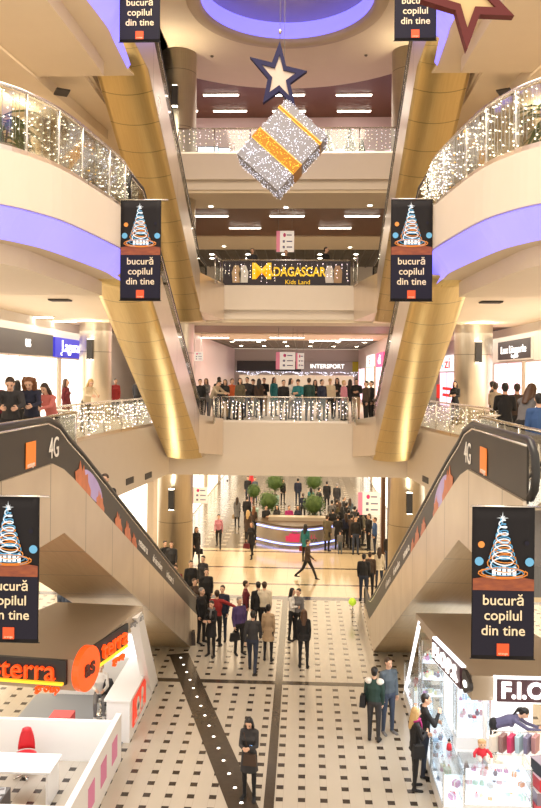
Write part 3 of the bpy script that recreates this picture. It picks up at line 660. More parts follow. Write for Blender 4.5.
# ------------------------------------------------------------------ hanging banners with the light-swirl tree
ban_black = textured('banner_cloth', (.004, .003, .005), (.007, .005, .008), .8, 0, (1, 1, 1), 2)
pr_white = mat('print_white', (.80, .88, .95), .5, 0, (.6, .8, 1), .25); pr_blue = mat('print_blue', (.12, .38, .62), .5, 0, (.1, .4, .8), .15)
pr_orange = mat('print_orange', (.80, .30, .06), .5); pr_brown = textured('print_glow', (.45, .12, .03), (.12, .02, .02), .5, 0, (2, 2, 6), 3)
pr_navy = mat('print_navy', (.005, .004, .018), .8); logo_m = mat('logo_orange', (.85, .10, .02), .5); cream_letter = mat('cream_letter', (.85, .72, .5), .5)
def make_banner():
    o = empty('hanging_banner', (0, 0, 0), 0, 'b', 'banner')
    W, H = .92, 2.26                                  # hangs from the origin down
    v = []; nx, nz = 9, 13
    for y in (-.006, .006):
        for j in range(nz):
            for i in range(nx): v.append((-W/2+W*i/(nx-1), y+.010*math.sin(i*1.3+j*.7)*(j/nz), -H*j/(nz-1)))
    f = []; q = nx*nz
    for j in range(nz-1):
        for i in range(nx-1):
            a = j*nx+i; f += [(a, a+1, a+nx+1, a+nx), (q+a, q+a+nx, q+a+nx+1, q+a+1)]
    for i in range(nx-1): f += [(i, q+i, q+i+1, i+1), ((nz-1)*nx+i, (nz-1)*nx+i+1, q+(nz-1)*nx+i+1, q+(nz-1)*nx+i)]
    for j in range(nz-1): f += [(j*nx, (j+1)*nx, q+(j+1)*nx, q+j*nx), (j*nx+nx-1, q+j*nx+nx-1, q+(j+1)*nx+nx-1, (j+1)*nx+nx-1)]
    MB().add(v, f, True).build('cloth', ban_black, o)
    MB().tube([(-W/2-.03, 0, .015), (W/2+.16, 0, .015)], .014, 6).build('rod', chrome, o)
    MB().tube([(-W/2-.02, 0, -H), (W/2+.02, 0, -H)], .009, 6).build('hem_bar', black_rubber, o)
    yf = -.022
    MB().box(-W/2+.01, W/2-.01, yf+.004, yf+.006, -2.2, -1.22).build('night_print', pr_navy, o)
    arc = [(-W/2+.01, -1.23), (-W/2+.01, -1.06)]+[(-W/2+.01+(W-.02)*k/12, -1.06+.045*math.sin(PI*k/12)) for k in range(1, 12)]+[(W/2-.01, -1.06), (W/2-.01, -1.23)]
    MB().prismy(arc, yf+.001, yf+.003).build('horizon_print', pr_brown, o)
    def sw(turns, r0, r1, z0, z1, ph, m, w, squash=.28):
        pts = []
        for k in range(int(turns*18)+1):
            t = k/(turns*18); a = 2*PI*turns*t+ph; r = r0+(r1-r0)*t
            pts.append((r*math.cos(a)*.82-.02, yf-.004, (z0+(z1-z0)*t+r*squash*math.sin(a))*.92))
        MB().tube(pts, w, 4, False).build('swirl_print', m, o)
    sw(7, .05, .22, -.20, -.98, 0, pr_white, .010, .45); sw(6, .03, .27, -.18, -.92, 2, pr_blue, .008, .5); sw(4, .10, .30, -.45, -.98, 1, pr_orange, .009, .4)
    sw(2, .36, .46, -1.04, -1.06, .5, pr_orange, .010, .2); sw(2, .30, .40, -1.0, -1.08, 2.5, pr_blue, .007, .25)
    mb = MB()
    for k in range(5): mb.box(-.17+k*.075, -.115+k*.075, yf-.006, yf-.004, -1.01+.012*(k % 2), -.89+.02*(k % 3))
    star = []
    for k in range(16): r = .09 if k % 4 == 0 else .05 if k % 2 == 0 else .018; star.append((-.02+r*math.cos(k*PI/8+PI/2), -.15+r*math.sin(k*PI/8+PI/2)))
    mb.build('glitter_print', pr_white, o); MB().prismy(star, yf-.006, yf-.004).build('star_print', pr_white, o)
    for (x, z, r, m) in ((-.33, -.55, .05, pr_orange), (-.36, -.80, .065, pr_blue), (.38, -.80, .065, pr_blue), (.34, -.52, .035, pr_navy)):
        MB().prismy([(x+r*math.cos(2*PI*k/14), z+r*math.sin(2*PI*k/14)) for k in range(14)], yf-.003, yf-.001).build('spot_print', m, o)
    for i, w in enumerate(('bucură', 'copilul', 'din tine')):
        text('lettering', w, cream_letter, (.0, yf-.002, -1.38-.225*i), (R90, 0, 0), .215, o, .002, 1.0, bold=.002)
    lg = MB().box(-.09, .09, yf-.004, yf+.004, -2.2, -2.02).build('logo', logo_m, o)
    text('logo_lettering', 'orange', cream_letter, (0, yf-.006, -2.165), (R90, 0, 0), .05, lg, .001)
    return o
b0 = make_banner(); first = True
def hang_banner(px, py, y, label, sc=1.0, wire=None):
    global first
    o = b0 if first else copy_tree(b0); first = False
    p = atY(px, py, y); o.location = p; o.scale = (sc, 1, sc); o['label'] = label; o['group'] = 'hanging banners'
    return o
hang_banner(141, 200.5, 16.4, 'tall dark banner with light-swirl tree hanging under the left second floor gallery', .965)
hang_banner(412, 199.5, 16.4, 'tall dark banner with light-swirl tree hanging under the right second floor gallery', .965)
hang_banner(140.5, -58, 16.4, 'dark banner cut by the top of the photo, upper left', .965)
hang_banner(416, -61, 16.4, 'dark banner cut by the top of the photo, upper right', .965)
hang_banner(10.5, 497, 7.6, 'big dark banner hanging by the left ground floor escalator, cut by the photo edge', .652)
hang_banner(503.5, 507.5, 7.6, 'big dark banner hanging before the right kiosk and escalator', .662)

# ------------------------------------------------------------------ hanging stars and gift box
navy = mat('star_navy', (.006, .005, .055), .75); star_in = textured('star_glitter', (.62, .50, .42), (.52, .42, .36), .5, 0, (1, 1, 1), 40)
star_red = mat('star_red', (.11, .006, .006), .6)
def hung_star(pts, y, depth, mo, mi, label, ratio, name='hanging_star', cord_top=TOP):
    P = [atY(px, py, y) for px, py in pts]; c = sum(P, Vector())/5
    o = empty(name, c, 0, label, 'star')
    out = []
    for k in range(5):
        a, b = P[k]-c, P[(k+1) % 5]-c
        out += [(a.x, a.z), ((a.x+b.x)/2*ratio, (a.z+b.z)/2*ratio)]
    inner = [(x*.60, z*.60) for x, z in out]
    mb = MB(); n = 10
    v = [(x, yy, z) for yy in (-depth/2, depth/2) for x, z in out]+[(x, yy, z) for yy in (-depth/2, depth/2) for x, z in inner]
    f = []
    for k in range(n):
        j = (k+1) % n; f += [(k, j, 2*n+j, 2*n+k), (n+k, 3*n+k, 3*n+j, n+j), (k, n+k, n+j, j), (2*n+k, 2*n+j, 3*n+j, 3*n+k)]
    mb.add(v, f).build('rim', mo, o)
    MB().prismy([(x*1.02, z*1.02) for x, z in inner], -depth*.22, depth*.22).build('panel', mi, o)
    top = max(out, key=lambda q: q[1])
    MB().tube([(top[0], 0, top[1]-.02), (top[0], 0, cord_top-c.z)], .008, 5).build('cord', mat('cord_grey', (.3, .28, .25), .5), o)
    MB().lathe([(.035, top[1]+.22), (.05, top[1]+.28), (.035, top[1]+.34)], top[0], 0, 10).build('hook', chrome, o)
    return o
hung_star([(280, 42), (307, 72), (296, 110), (263, 104), (250, 58)], 20, .16, navy, star_in, 'navy star with pale glittering middle hanging above the gift box', .50)
hung_star([(497, -48), (513, 18), (466, 52), (420, 2), (440, -40)], 12.2, .16, star_red, mat('star_tan', (.62, .45, .22), .5), 'red star with tan middle hanging at the top right', .52, cord_top=TOP)
cen = (atY(304, 122, 20)+atY(261.5, 179, 20))/2
gb = empty('gift_box', cen, 0, 'hanging white sparkling gift box with gold ribbons, tipped on its corner', 'gift box')
a1, a2 = atY(284, 104, 20), atY(324, 140, 20); a3 = atY(240, 161, 20)
ux = (a2-a1); w_ = ux.length; ang = math.atan2(ux.z, ux.x); h_ = (a3-a1).length
gb.rotation_euler = (0, -ang, 0)
d_ = .5
MB().box(-w_/2, w_/2, -d_, d_, -h_/2, h_/2).build('body', textured('glitter_cloth', (.34, .33, .36), (.22, .22, .25), .5, 0, (1, 1, 1), 30), gb)
gold = textured('gold_ribbon', (.55, .25, .02), (.40, .16, .01), .35, .3, (1, 1, 1), 25)
MB().box(-w_/2-.02, w_/2+.02, -d_-.02, d_+.02, -.36, -.06).build('ribbon', gold, gb)
MB().box(-w_/2-.02, w_/2+.02, -d_-.02, d_+.02, h_/2-.30, h_/2-.25).build('lid_trim', gold, gb)
mb = MB()
def face_bulbs(mb, zlo, zhi, n, r):
    for i in range(n):
        mb.octa((random.uniform(-w_/2, w_/2), -d_-.035, random.uniform(zlo, zhi)), r*random.uniform(.8, 1.25))
    for i in range(n//2):
        mb.octa((random.choice((-1, 1))*(w_/2+.03), random.uniform(-d_, d_), random.uniform(zlo, zhi)), r)
        mb.octa((random.uniform(-w_/2, w_/2), random.uniform(-d_, d_), random.choice((-1, 1))*(h_/2+.03)), r)
face_bulbs(mb, -h_/2, -.38, 210, .011); face_bulbs(mb, -.04, h_/2-.31, 210, .011); face_bulbs(mb, h_/2-.23, h_/2, 70, .011)
tag(mb.build('bulbs', bulb_cold, gb), kind='stuff')
mb = MB()
for i in range(90): mb.octa((random.uniform(-w_/2, w_/2), -d_-.03, random.uniform(-.33, -.09)), .012)
for z in (-.37, -.05, h_/2-.31, h_/2-.24):
    for k in range(46): mb.octa((-w_/2+w_*k/45, -d_-.03, z), .014)
tag(mb.build('gold_bulbs', bulb_gold, gb), kind='stuff')
gi = (Matrix.Translation(cen) @ Matrix.Rotation(-ang, 4, 'Y')).inverted()
MB().tube([gi @ a1, gi @ Vector((a1.x, a1.y+.12, TOP+.8))], .008, 5).build('cord', MATS['cord_grey'], gb)
# ------------------------------------------------------------------ kiosks
taupe = textured('kiosk_roof', (.46, .375, .28), (.42, .34, .255), .45, 0, (1, 1, 1), 2)
kiosk_white = mat('kiosk_white', (.86, .85, .84), .3); kiosk_grey = mat('kiosk_grey', (.55, .54, .54), .4)
lit_white = mat('kiosk_lit_white', (1, 1, 1), .4, 0, (.93, .96, 1), 1.25)
neon_red = mat('sign_orange_lit', (.95, .12, .02), .4, 0, (1, .075, .005), .55); neon_yellow = mat('sign_yellow_lit', (1, .7, .05), .4, 0, (1, .6, .03), .7)
red_plastic = mat('red_plastic', (.62, .03, .04), .4); black_plastic = mat('black_plastic', (.025, .025, .028), .45)
# --- left kiosk: the roof's four top corners and its edges, the end leg leaning back under the escalator
kl = empty('kiosk', (0, 0, 0), 0, 'white insurance kiosk with taupe roof and glowing orange signs at the lower left', 'kiosk')
def roof_at(o, corners, m, t0, t1):
    P = [atY(*c) for c in corners]; dn = lambda p, t: Vector((p.x, p.y, p.z-t))
    bi, ni, no, bo = P
    v = [dn(bi, t0), dn(ni, t1), dn(no, t1), dn(bo, t0), bi, ni, no, bo]
    MB().hexa(v).build('roof', m, o); return P
KL = roof_at(kl, [(143, 606, 16.2), (76, 660, 13.6), (-60, 650, 13.9), (58, 602, 16.4)], taupe, .16, .56)
def leaning_leg(name, m, y0, y1, t0, t1, x0, w, o, xt, zt):
    MB().hexa([(x0, y0, 0), (x0+w, y0, 0), (x0+w, y1, 0), (x0, y1, 0), (xt, t0, zt), (xt+w, t0, zt), (xt+w, t1, zt), (xt, t1, zt)]).build(name, m, o)
leaning_leg('end_frame', kiosk_white, 20.5, 21.4, 15.7, 16.15, -3.62, .20, kl, -2.98, KL[0].z-.1)
MB().box(-6.1, -3.66, 20.3, 20.36, .0, 1.72).build('back_wall', kiosk_white, kl)
MB().box(-5.0, -3.72, 20.24, 20.3, 1.1, 1.66).build('poster_panel', lit_white, kl)
tx = text('lettering', 'companie de asigurari', mat('letter_grey', (.25, .25, .25)), (KL[0]*.70+KL[1]*.30)+Vector((.02, 0, -.16)), (R90, 0, math.atan2(KL[0].y-KL[1].y, KL[0].x-KL[1].x)), .20, kl, .004, .9)
ct = MB().box(-3.95, -3.40, 17.75, 20.4, 0, .98).build('side_counter', kiosk_white, kl)
MB().box(-4.0, -3.36, 17.7, 20.4, .98, 1.03).build('counter_top', kiosk_white, ct)
rp = MB().box(-3.39, -3.375, 18.05, 19.5, .22, .88).build('red_poster', mat('poster_red', (.75, .05, .03), .4, 0, (1, .06, .02), .35), kl)
pb = MB()
for (y, z, r) in ((18.55, .60, .15), (18.62, .42, .17), (19.05, .66, .13), (19.0, .42, .14)):
    pb.prismx([(y+r*math.cos(2*PI*k/14), z+r*1.1*math.sin(2*PI*k/14)) for k in range(14)], -3.374, -3.368)
pb.box(-3.374, -3.368, 18.2, 19.3, .26, .31); pb.build('poster_print', white_paint, rp)
MB().box(-3.52, -3.40, 13.2, 16.95, 0, 1.06).build('front_side_wall', kiosk_white, kl)
for i in range(3): MB().box(-3.398, -3.392, 14.3+i*.9, 14.75+i*.9, .3, .78).build('wall_print', mat('print_pink', (.75, .25, .45), .5), kl)
MB().box(-6.6, -3.52, 16.85, 16.95, 0, .9).build('inner_wall', kiosk_white, kl)
MB().box(-6.6, -3.52, 13.2, 13.35, 0, 1.0).build('front_wall', kiosk_white, kl)
MB().box(-6.5, -3.55, 16.9, 20.3, .005, .02).build('floor_mat', mat('kiosk_carpet', (.28, .30, .33), .8), kl)
fc = KL[1]+Vector((0, 0, -.36)); fe = (KL[2]-KL[1]).normalized(); fa = math.atan2(-fe.y, -fe.x)
sg = empty('kiosk_sign', fc+fe*.78+Vector((0, -.03, .06)), fa, 'glowing orange-red letter sign with yellow underline on the front of the left kiosk roof', 'sign')
text('lettering', 'asterra', neon_red, (-.30, -.08, .10), (R90, 0, 0), .52, sg, .04, 1.0)
MB().box(-1.15, .58, -.12, -.05, -.13, -.09).build('underline', neon_yellow, sg); text('lettering', 'group', neon_red, (.28, -.08, -.21), (R90, 0, 0), .20, sg, .03)
MB().box(-1.2, .62, -.05, .02, -.14, .3).build('backing', black_plastic, sg)
se = (KL[0]-KL[1]); sa = math.atan2(se.y, se.x)
sg2 = empty('kiosk_sign', KL[1]*.72+KL[0]*.28+Vector((.03, 0, -.18)), sa, 'glowing orange round sign with letters on the inner side of the left kiosk roof', 'sign')
MB().prismy([(-.62+.40*math.cos(2*PI*k/28), -.06+.40*math.sin(2*PI*k/28)) for k in range(28)], -.16, -.04).build('disc', neon_red, sg2)
text('lettering', 'as', mat('sign_dark_letter', (.1, .02, .01)), (-.60, -.17, -.04), (R90, 0, 0), .44, sg2, .01, bold=.015)
text('lettering', 'terra', neon_red, (.42, -.12, .05), (R90, 0, 0), .50, sg2, .04, 1.0); MB().box(-.3, 1.0, -.1, -.06, -.16, .26).build('backing', black_plastic, sg2)
MB().box(-.35, .95, -.13, -.05, -.20, -.15).build('underline', neon_yellow, sg2); text('lettering', 'group', neon_red, (.62, -.1, -.31), (R90, 0, 0), .19, sg2, .03)
d = empty('office_desk', (-5.1, 15.3, 0), 0, 'white desk inside the left kiosk', 'desk')
MB().box(-.75, .75, -.38, .38, .70, .74).build('desk_top', kiosk_white, d)
for x in (-.7, .66): MB().box(x, x+.04, -.34, .34, 0, .70).build('leg', kiosk_white, d)
def shell_chair(x, y, rz, label, m):
    o = empty('office_chair', (x, y, 0), rz, label, 'chair')
    MB().ball((0, 0, .46), .25, .24, .05, 14, 7).build('seat', m, o)
    mb = MB(); v = []; 
    for j in range(6):
        for i in range(9):
            a = -.75+1.5*i/8; zz = .5+.45*j/5; v.append((.27*math.sin(a)*(1-.02*j*j), .24*math.cos(a)*1.0+.03*j/5, zz))
    v += [(p[0]*.9, p[1]*.9, p[2]) for p in v]; f = []
    for j in range(5):
        for i in range(8): a = j*9+i; f += [(a, a+1, a+10, a+9), (54+a, 54+a+9, 54+a+10, 54+a+1)]
    for i in range(8): f += [(i, 54+i, 55+i, i+1), (45+i, 46+i, 100+i, 99+i)]
    for j in range(5): f += [(j*9, j*9+9, 63+j*9, 54+j*9), (j*9+8, 62+j*9, 71+j*9, j*9+17)]
    MB().add(v, f, True).build('backrest', m, o)
    MB().tube([(0, 0, .06), (0, 0, .44)], .03, 8).build('stem', chrome, o)
    for k in range(5): MB().tube([(0, 0, .07), (.26*math.cos(k*1.257), .26*math.sin(k*1.257), .03)], .02, 5).build('leg', chrome, o)
    return o
shell_chair(-5.3, 16.15, .2, 'red shell chair behind the white desk of the left kiosk', red_plastic)
shell_chair(-5.9, 14.7, 2.4, 'red shell chair at the near end of the white kiosk desk', red_plastic)
shell_chair(-4.15, 18.9, .5, 'black padded office chair beside the blonde kiosk clerk', black_plastic)
o = empty('filing_box', (-4.9, 17.4, 0), 0, 'small red cabinet inside the left kiosk', 'cabinet')
MB().box(-.25, .25, -.2, .2, 0, .8).build('body', red_plastic, o); MB().box(-.22, .22, -.215, -.2, .45, .75).build('door', mat('red_door', (.7, .08, .08), .35), o)
bk = empty('brochure_rack', (-5.35, 13.75, 0), 0, 'dark low rack of brochures at the near corner of the left kiosk', 'rack')
MB().box(-.55, .55, -.3, .3, 0, .92).build('rack_body', mat('rack_brown', (.06, .045, .04), .5), bk)
for i in range(8):
    o = empty('brochure', (-5.75+(i % 4)*.27, 13.6+.28*(i//4), .921), .1*(i-4), ('pale', 'brown', 'rose', 'grey')[i % 4]+' brochure in the '+('front', 'back')[i//4]+' row on the dark rack', 'brochure', 'brochures on the dark rack')
    MB().box(-.10, .10, -.12, .12, 0, .012).build('pages', mat('brochure_%d' % (i % 4), ((.7, .66, .6), (.3, .18, .12), (.6, .25, .3), (.35, .35, .36))[i % 4], .4), o); MB().box(-.08, .08, .02, .09, .012, .014).build('cover_print', mat('brochure_dark', (.08, .06, .07), .4), o)
# --- right kiosk
kr = empty('kiosk', (0, 0, 0), 0, 'brightly lit gift and trinket kiosk with taupe roof at the lower right', 'kiosk')
KR = roof_at(kr, [(415.6, 613, 16.2), (471.7, 675.6, 13.2), (610, 678, 13.2), (500, 614, 16.4)], taupe, .14, .42)
leaning_leg('end_frame', lit_white, 20.9, 21.0, 15.9, 16.0, 3.44, .06, kr, 3.06, KR[0].z-.1)
MB().box(4.1, 6.3, 18.85, 18.9, 0, 2.45).build('back_wall', mat('kiosk_back', (.9, .92, .95), .3, 0, (.9, .95, 1), .45), kr)
MB().box(3.5, 7.0, 13.2, 18.85, .004, .018).build('floor_mat', kiosk_white, kr)
MB().tube([(4.55, 16.4, 0), (4.55, 16.4, KR[0].z-.25)], .05, 10).build('post', kiosk_white, kr)
fe = (KR[2]-KR[1]).normalized(); fa = math.atan2(fe.y, fe.x)
sc_ = empty('kiosk_sign', KR[1]+fe*.42+Vector((0, -.02, -.20)), fa, 'black sign with white outlined letters on the front of the right kiosk roof', 'sign')
def fiops(o, w, size, mback):
    MB().box(-.02, w, -.10, -.03, -.19, .19).build('board', mback, o)
    MB().box(-.05, w+.02, -.08, .0, -.22, -.19).box(-.05, w+.02, -.08, .0, .19, .22).box(-.05, -.02, -.08, .0, -.22, .22).build('border', lit_white, o)
    text('lettering', 'F.I.O.P.S.', white_letter, (.04, -.115, .0), (R90, 0, 0), size, o, .012, 1.0, 'LEFT', .012)
fiops(sc_, 1.55, .38, mat('sign_plum', (.10, .05, .07), .4))
se = (KR[1]-KR[0]); sa = math.atan2(se.y, se.x)
sc2 = empty('kiosk_sign', KR[0]+se*.46+Vector((-.02, 0, -.20)), sa, 'black white-lettered sign with animal mark on the inner side of the right kiosk roof', 'sign')
fiops(sc2, 1.42, .36, mat('sign_plum', (.10, .05, .07), .4))
MB().prismy([(1.66+.18*math.cos(2*PI*k/20)*(1+.18*math.cos(3*2*PI*k/20)), .02+.18*math.sin(2*PI*k/20)*(1+.18*math.cos(3*2*PI*k/20))) for k in range(20)], -.1, -.04).build('emblem', sign_black, sc2)
MB().prismy([(1.66+.08*math.cos(2*PI*k/12), .0+.06*math.sin(2*PI*k/12)) for k in range(12)], -.115, -.1).build('emblem_mark', white_letter, sc2)
case_glass = glass('case_glass', (.95, .98, 1), .15)
def display_case(name, x0, x1, y0, y1, z1, label, shelves, lit=True):
    cx, cy = (x0+x1)/2, (y0+y1)/2; a, b = (x1-x0)/2, (y1-y0)/2
    o = empty(name, (cx, cy, 0), 0, label, 'display case'); t = .012
    MB().box(-a, a, -b, b, 0, .28).build('plinth', kiosk_white, o)
    MB().box(-a, a, -b, -b+t, .28, z1).box(-a, a, b-t, b, .28, z1).box(-a, -a+t, -b+t, b-t, .28, z1).box(a-t, a, -b+t, b-t, .28, z1).build('glass_panel', case_glass, o)
    MB().box(-a, a, -b, b, z1, z1+.02).build('glass_top', case_glass, o)
    for z in shelves: MB().box(-a+.02, a-.02, -b+.02, b-.02, z-.012, z).build('shelf', lit_white if z < .35 else mat('shelf_white', (.9, .92, .95), .3, 0, (.9, .95, 1), .35), o)
    fr = MB()
    for x in (-a, a-.03):
        for y in (-b, b-.03): fr.box(x, x+.03, y, y+.03, .28, z1)
    fr.build('frame', chrome, o); return o
display_case('display_case', 3.85, 5.18, 15.1, 15.75, 1.0, 'low glass display case with pastel trinkets at the front of the right kiosk', (.30, .55, .78))
display_case('display_case', 3.42, 3.84, 15.0, 16.35, .92, 'glass display case along the right kiosk edge, nearest the front', (.30, .6))
display_case('display_case', 3.42, 3.9, 16.45, 17.75, .98, 'glass display case along the right kiosk edge, beside the blonde shopper', (.30, .62))
display_case('display_case', 3.40, 3.9, 18.95, 20.6, 1.0, 'long glass display case along the right kiosk edge, at the far end', (.30, .62))
display_case('tall_cabinet', 3.5, 4.05, 18.3, 18.78, 2.4, 'tall glass cabinet of hanging trinkets under the far end of the right kiosk roof', (.30, 1.05, 1.45, 1.85))
display_case('tall_cabinet', 4.25, 5.05, 17.9, 18.3, 1.45, 'tall lit glass cabinet with printed cards in the middle of the right kiosk', (.30, .7, 1.1))
# trinkets: boxes, balls and small figures, each its own thing
tcols = [(.75, .12, .14), (.85, .55, .6), (.55, .75, .62), (.85, .8, .5), (.35, .5, .7), (.8, .78, .76), (.25, .2, .25), (.6, .3, .5), (.85, .4, .2)]
tm = [mat('trinket_%d' % i, c, .4) for i, c in enumerate(tcols)]
proto = []
mb = MB().box(-.045, .045, -.04, .04, 0, .06); q = mb.build('trinket_box', tm[0]); MB().box(-.048, .048, -.008, .008, 0, .064).build('ribbon', tm[5], q); proto.append(('trinket_box', q))
q = MB().lathe([(.0, 0), (.03, .0), (.045, .04), (.03, .08), (.015, .09)], 0, 0, 10).build('trinket_vase', tm[3]); MB().ball((0, 0, .105), .018).build('stopper', tm[0], q); proto.append(('trinket_vase', q))
q = MB().lathe([(.0, 0), (.04, 0), (.03, .05), (.012, .07)], 0, 0, 10).build('trinket_figure', tm[1]); MB().ball((0, 0, .085), .024).build('head', tm[5], q); proto.append(('trinket_figure', q))
used = set()
def scatter(x0, x1, y0, y1, zs, n, where):
    for z in zs:
        for i in range(n):
            nm, src = random.choice(proto)
            if nm in used: c = copy_tree(src)
            else: c = src; used.add(nm)
            c.location = (x0+(x1-x0)*(i+.5)/n+random.uniform(-.02, .02), random.uniform(y0, y1), z+.001); c.rotation_euler = (0, 0, random.uniform(0, 6))
            sc = random.uniform(.9, 1.5); c.scale = (sc, sc, sc)
            m = random.choice(tm); c.material_slots[0].link = 'OBJECT'; c.material_slots[0].material = m
            kind = {'trinket_box': 'small ribboned gift box', 'trinket_vase': 'small stoppered vase', 'trinket_figure': 'small figurine'}[nm]
            c['label'] = kind+' among the trinkets '+where; c['category'] = 'trinket'; c['group'] = kind+' '+where
scatter(3.95, 5.08, 15.25, 15.6, (.30, .55, .78), 9, 'in the front display case of the right kiosk')
scatter(3.5, 3.76, 15.2, 16.2, (.30, .6), 6, 'in the nearest side case of the right kiosk')
scatter(3.5, 3.82, 16.6, 17.6, (.30, .62), 6, 'in the side case by the blonde shopper')
scatter(3.5, 3.82, 19.1, 20.5, (.30, .62), 9, 'in the far side case of the right kiosk')
scatter(3.58, 3.97, 18.45, 18.65, (1.05, 1.45, 1.85), 6, 'in the tall far cabinet of the right kiosk')
scatter(4.35, 4.95, 18.0, 18.2, (.7, 1.1), 6, 'in the tall middle cabinet of the right kiosk')
# doll in a red suit on the front case
dl = empty('doll', (4.28, 15.45, 1.022), 0, 'baby doll in a red suit sitting on the front display case', 'doll')
cloth_red = mat('doll_red', (.70, .03, .05), .7); skin_d = mat('doll_skin', (.80, .52, .36), .5)
MB().ball((0, .04, .11), .105, .09, .12, 12, 8).build('body', cloth_red, dl)
MB().ball((0, .02, .29), .085, .085, .09, 14, 9).build('head', skin_d, dl)
for x in (-1, 1):
    MB().tube([(x*.09, .03, .17), (x*.16, -.03, .12), (x*.17, -.08, .07)], .035, 8, True, .8).build('arm', cloth_red, dl)
    MB().tube([(x*.05, 0, .04), (x*.07, -.1, .04), (x*.08, -.17, .045)], .042, 8, True, .85).build('leg', white_paint, dl)
    MB().ball((x*.03, -.055, .305), .011).build('eye', black_plastic, dl)
MB().ball((0, .03, .325), .088, .088, .062, 12, 7).build('hair', mat('doll_hair', (.55, .33, .15), .7), dl)
p = empty('doll', (4.0, 16.05, .945), .6, 'small red and white figurine doll standing behind the front case', 'doll'); p.location = (3.72, 15.95, .945)
MB().lathe([(.0, 0), (.06, 0), (.05, .1), (.025, .14)], 0, 0, 12).build('body', cloth_red, p); MB().ball((0, 0, .17), .035).build('head', skin_d, p); MB().lathe([(.036, .18), (.0, .26)], 0, 0, 10).build('hat', black_plastic, p)
# gift bags and a clothes rail
rr = empty('bag_rack', (5.05, 16.2, 0), 0, 'chrome rack hung with gift bags at the right kiosk', 'rack')
MB().tube([(-.4, 0, 1.25), (.75, 0, 1.25)], .015, 6).build('bar', chrome, rr)
for x in (-.38, .73): MB().tube([(x, 0, 0), (x, 0, 1.25)], .014, 6).build('post', chrome, rr)
for i, (c, lab) in enumerate((((.82, .72, .58), 'cream paper'), ((.30, .16, .14), 'brown patterned'), ((.62, .03, .12), 'crimson'), ((.45, .62, .66), 'pale teal'), ((.22, .2, .3), 'slate'), ((.50, .26, .25), 'rust'))):
    o = empty('gift_bag', (4.72+i*.17, 16.2+.02*(i % 2), .82), .9 if i else .5, lab+' gift bag hanging on the chrome rack of the right kiosk', 'gift bag')
    m = mat('bag_'+lab.replace(' ', '_'), c, .5)
    MB().hexa([(-.12, -.04, 0), (.12, -.04, 0), (.12, .04, 0), (-.12, .04, 0), (-.13, -.045, .34), (.13, -.045, .34), (.13, .045, .34), (-.13, .045, .34)]).build('bag_body', m, o)
    MB().tube([(-.06, 0, .33)]+[(-.06*math.cos(a), 0, .34+.085*math.sin(a)) for a in (.4, .9, 1.57, 2.2, 2.7)]+[(.06, 0, .33)], .006, 4).build('handle', m, o)
for i in range(4):
    o = empty('goods_box', (5.48+.02*i, 15.35, .02+.27*i), .1*i, '%s goods box in the stack right of the front case, %s' % (('red', 'dark', 'crimson', 'black')[i], ('bottom one', 'second up', 'third up', 'top one')[i]), 'box')
    MB().box(-.24, .24, -.2, .2, 0, .25).build('box_body', (tm[0], tm[6], red_plastic, black_plastic)[i], o); MB().box(-.25, .25, -.21, .21, .25, .265).build('lid', tm[(0, 5, 1, 6)[i]], o)
dm = bpy.data.lights
area('kiosk_lamp', (5.2, 15.6, 2.75), 2.6, 3, 60, (.90, .95, 1)); area('kiosk_lamp', (-5.0, 15.6, 2.9), 2.4, 3, 90, (.95, .97, 1))
area('kiosk_case_lamp', (3.7, 17.0, 2.35), .25, 2.6, 28, (.88, .94, 1), (0, math.radians(25), 0))

# ------------------------------------------------------------------ information desk and potted trees
dk = empty('information_desk', (.36, 39.6, 0), 0, 'curved steel information desk with blue light strips and a pink bag emblem', 'information desk')
front = [(-2.1+4.2*k/16, .1-1.35*math.sin(PI*k/16)) for k in range(17)]
poly = front+[(2.1, 1.6), (1.6, 1.6), (1.6, .55)]+[(x*.76, y+.55) for x, y in front[::-1]]+[(-1.6, .55), (-1.6, 1.6), (-2.1, 1.6)]
poly = front+[(2.1, .9), (-2.1, .9)]
MB().prism(poly, 0, 1.02).build('desk_front', mat('desk_steel', (.40, .33, .26), .35, .6), dk)
MB().prism([(x*1.05, y*1.05-.02) for x, y in front]+[(2.2, .95), (-2.2, .95)], 1.02, 1.09).build('counter_top', mat('desk_top_brown', (.09, .055, .03), .4), dk)
for z in (.12, .86):
    MB().wall([(x*1.01, y*1.02-.02) for x, y in front], z, z+.07, .03).build('light_strip', mat('desk_blue', (.4, .45, 1), .4, 0, (.3, .38, 1), 2.2), dk)
MB().box(-1.5, 1.5, .1, .7, 1.09, 1.28).build('inner_shelf', mat('desk_shelf', (.45, .38, .3), .4), dk)
pinkm = mat('logo_pink', (.72, .05, .22), .4)
MB().prismy([(-.36, .3), (.12, .3), (.16, .72), (-.40, .72)], -1.34, -1.30).build('emblem', pinkm, dk); em_ = dk.children[-1]; MB().tube([(-.25, -1.33, .72), (-.2, -1.33, .84), (-.04, -1.33, .84), (.01, -1.33, .72)], .02, 5).build('emblem_handle', pinkm, em_)
MB().prismy([(-.56, .32), (-.36, .32), (-.38, .6), (-.58, .6)], -1.32, -1.28).build('emblem', pinkm, dk)
text('lettering', 'MALL', pinkm, (.62, -1.33, .58), (R90, 0, -.0), .26, dk, .02, 1.2); text('lettering', 'DOVA', sign_black, (.62, -1.33, .38), (R90, 0, 0), .26, dk, .02, 1.2)
leaf_m = textured('leaf_green', (.045, .10, .02), (.10, .16, .03), .6, 0, (1, 1, 1), 6); soil = mat('soil', (.05, .03, .02), .9)
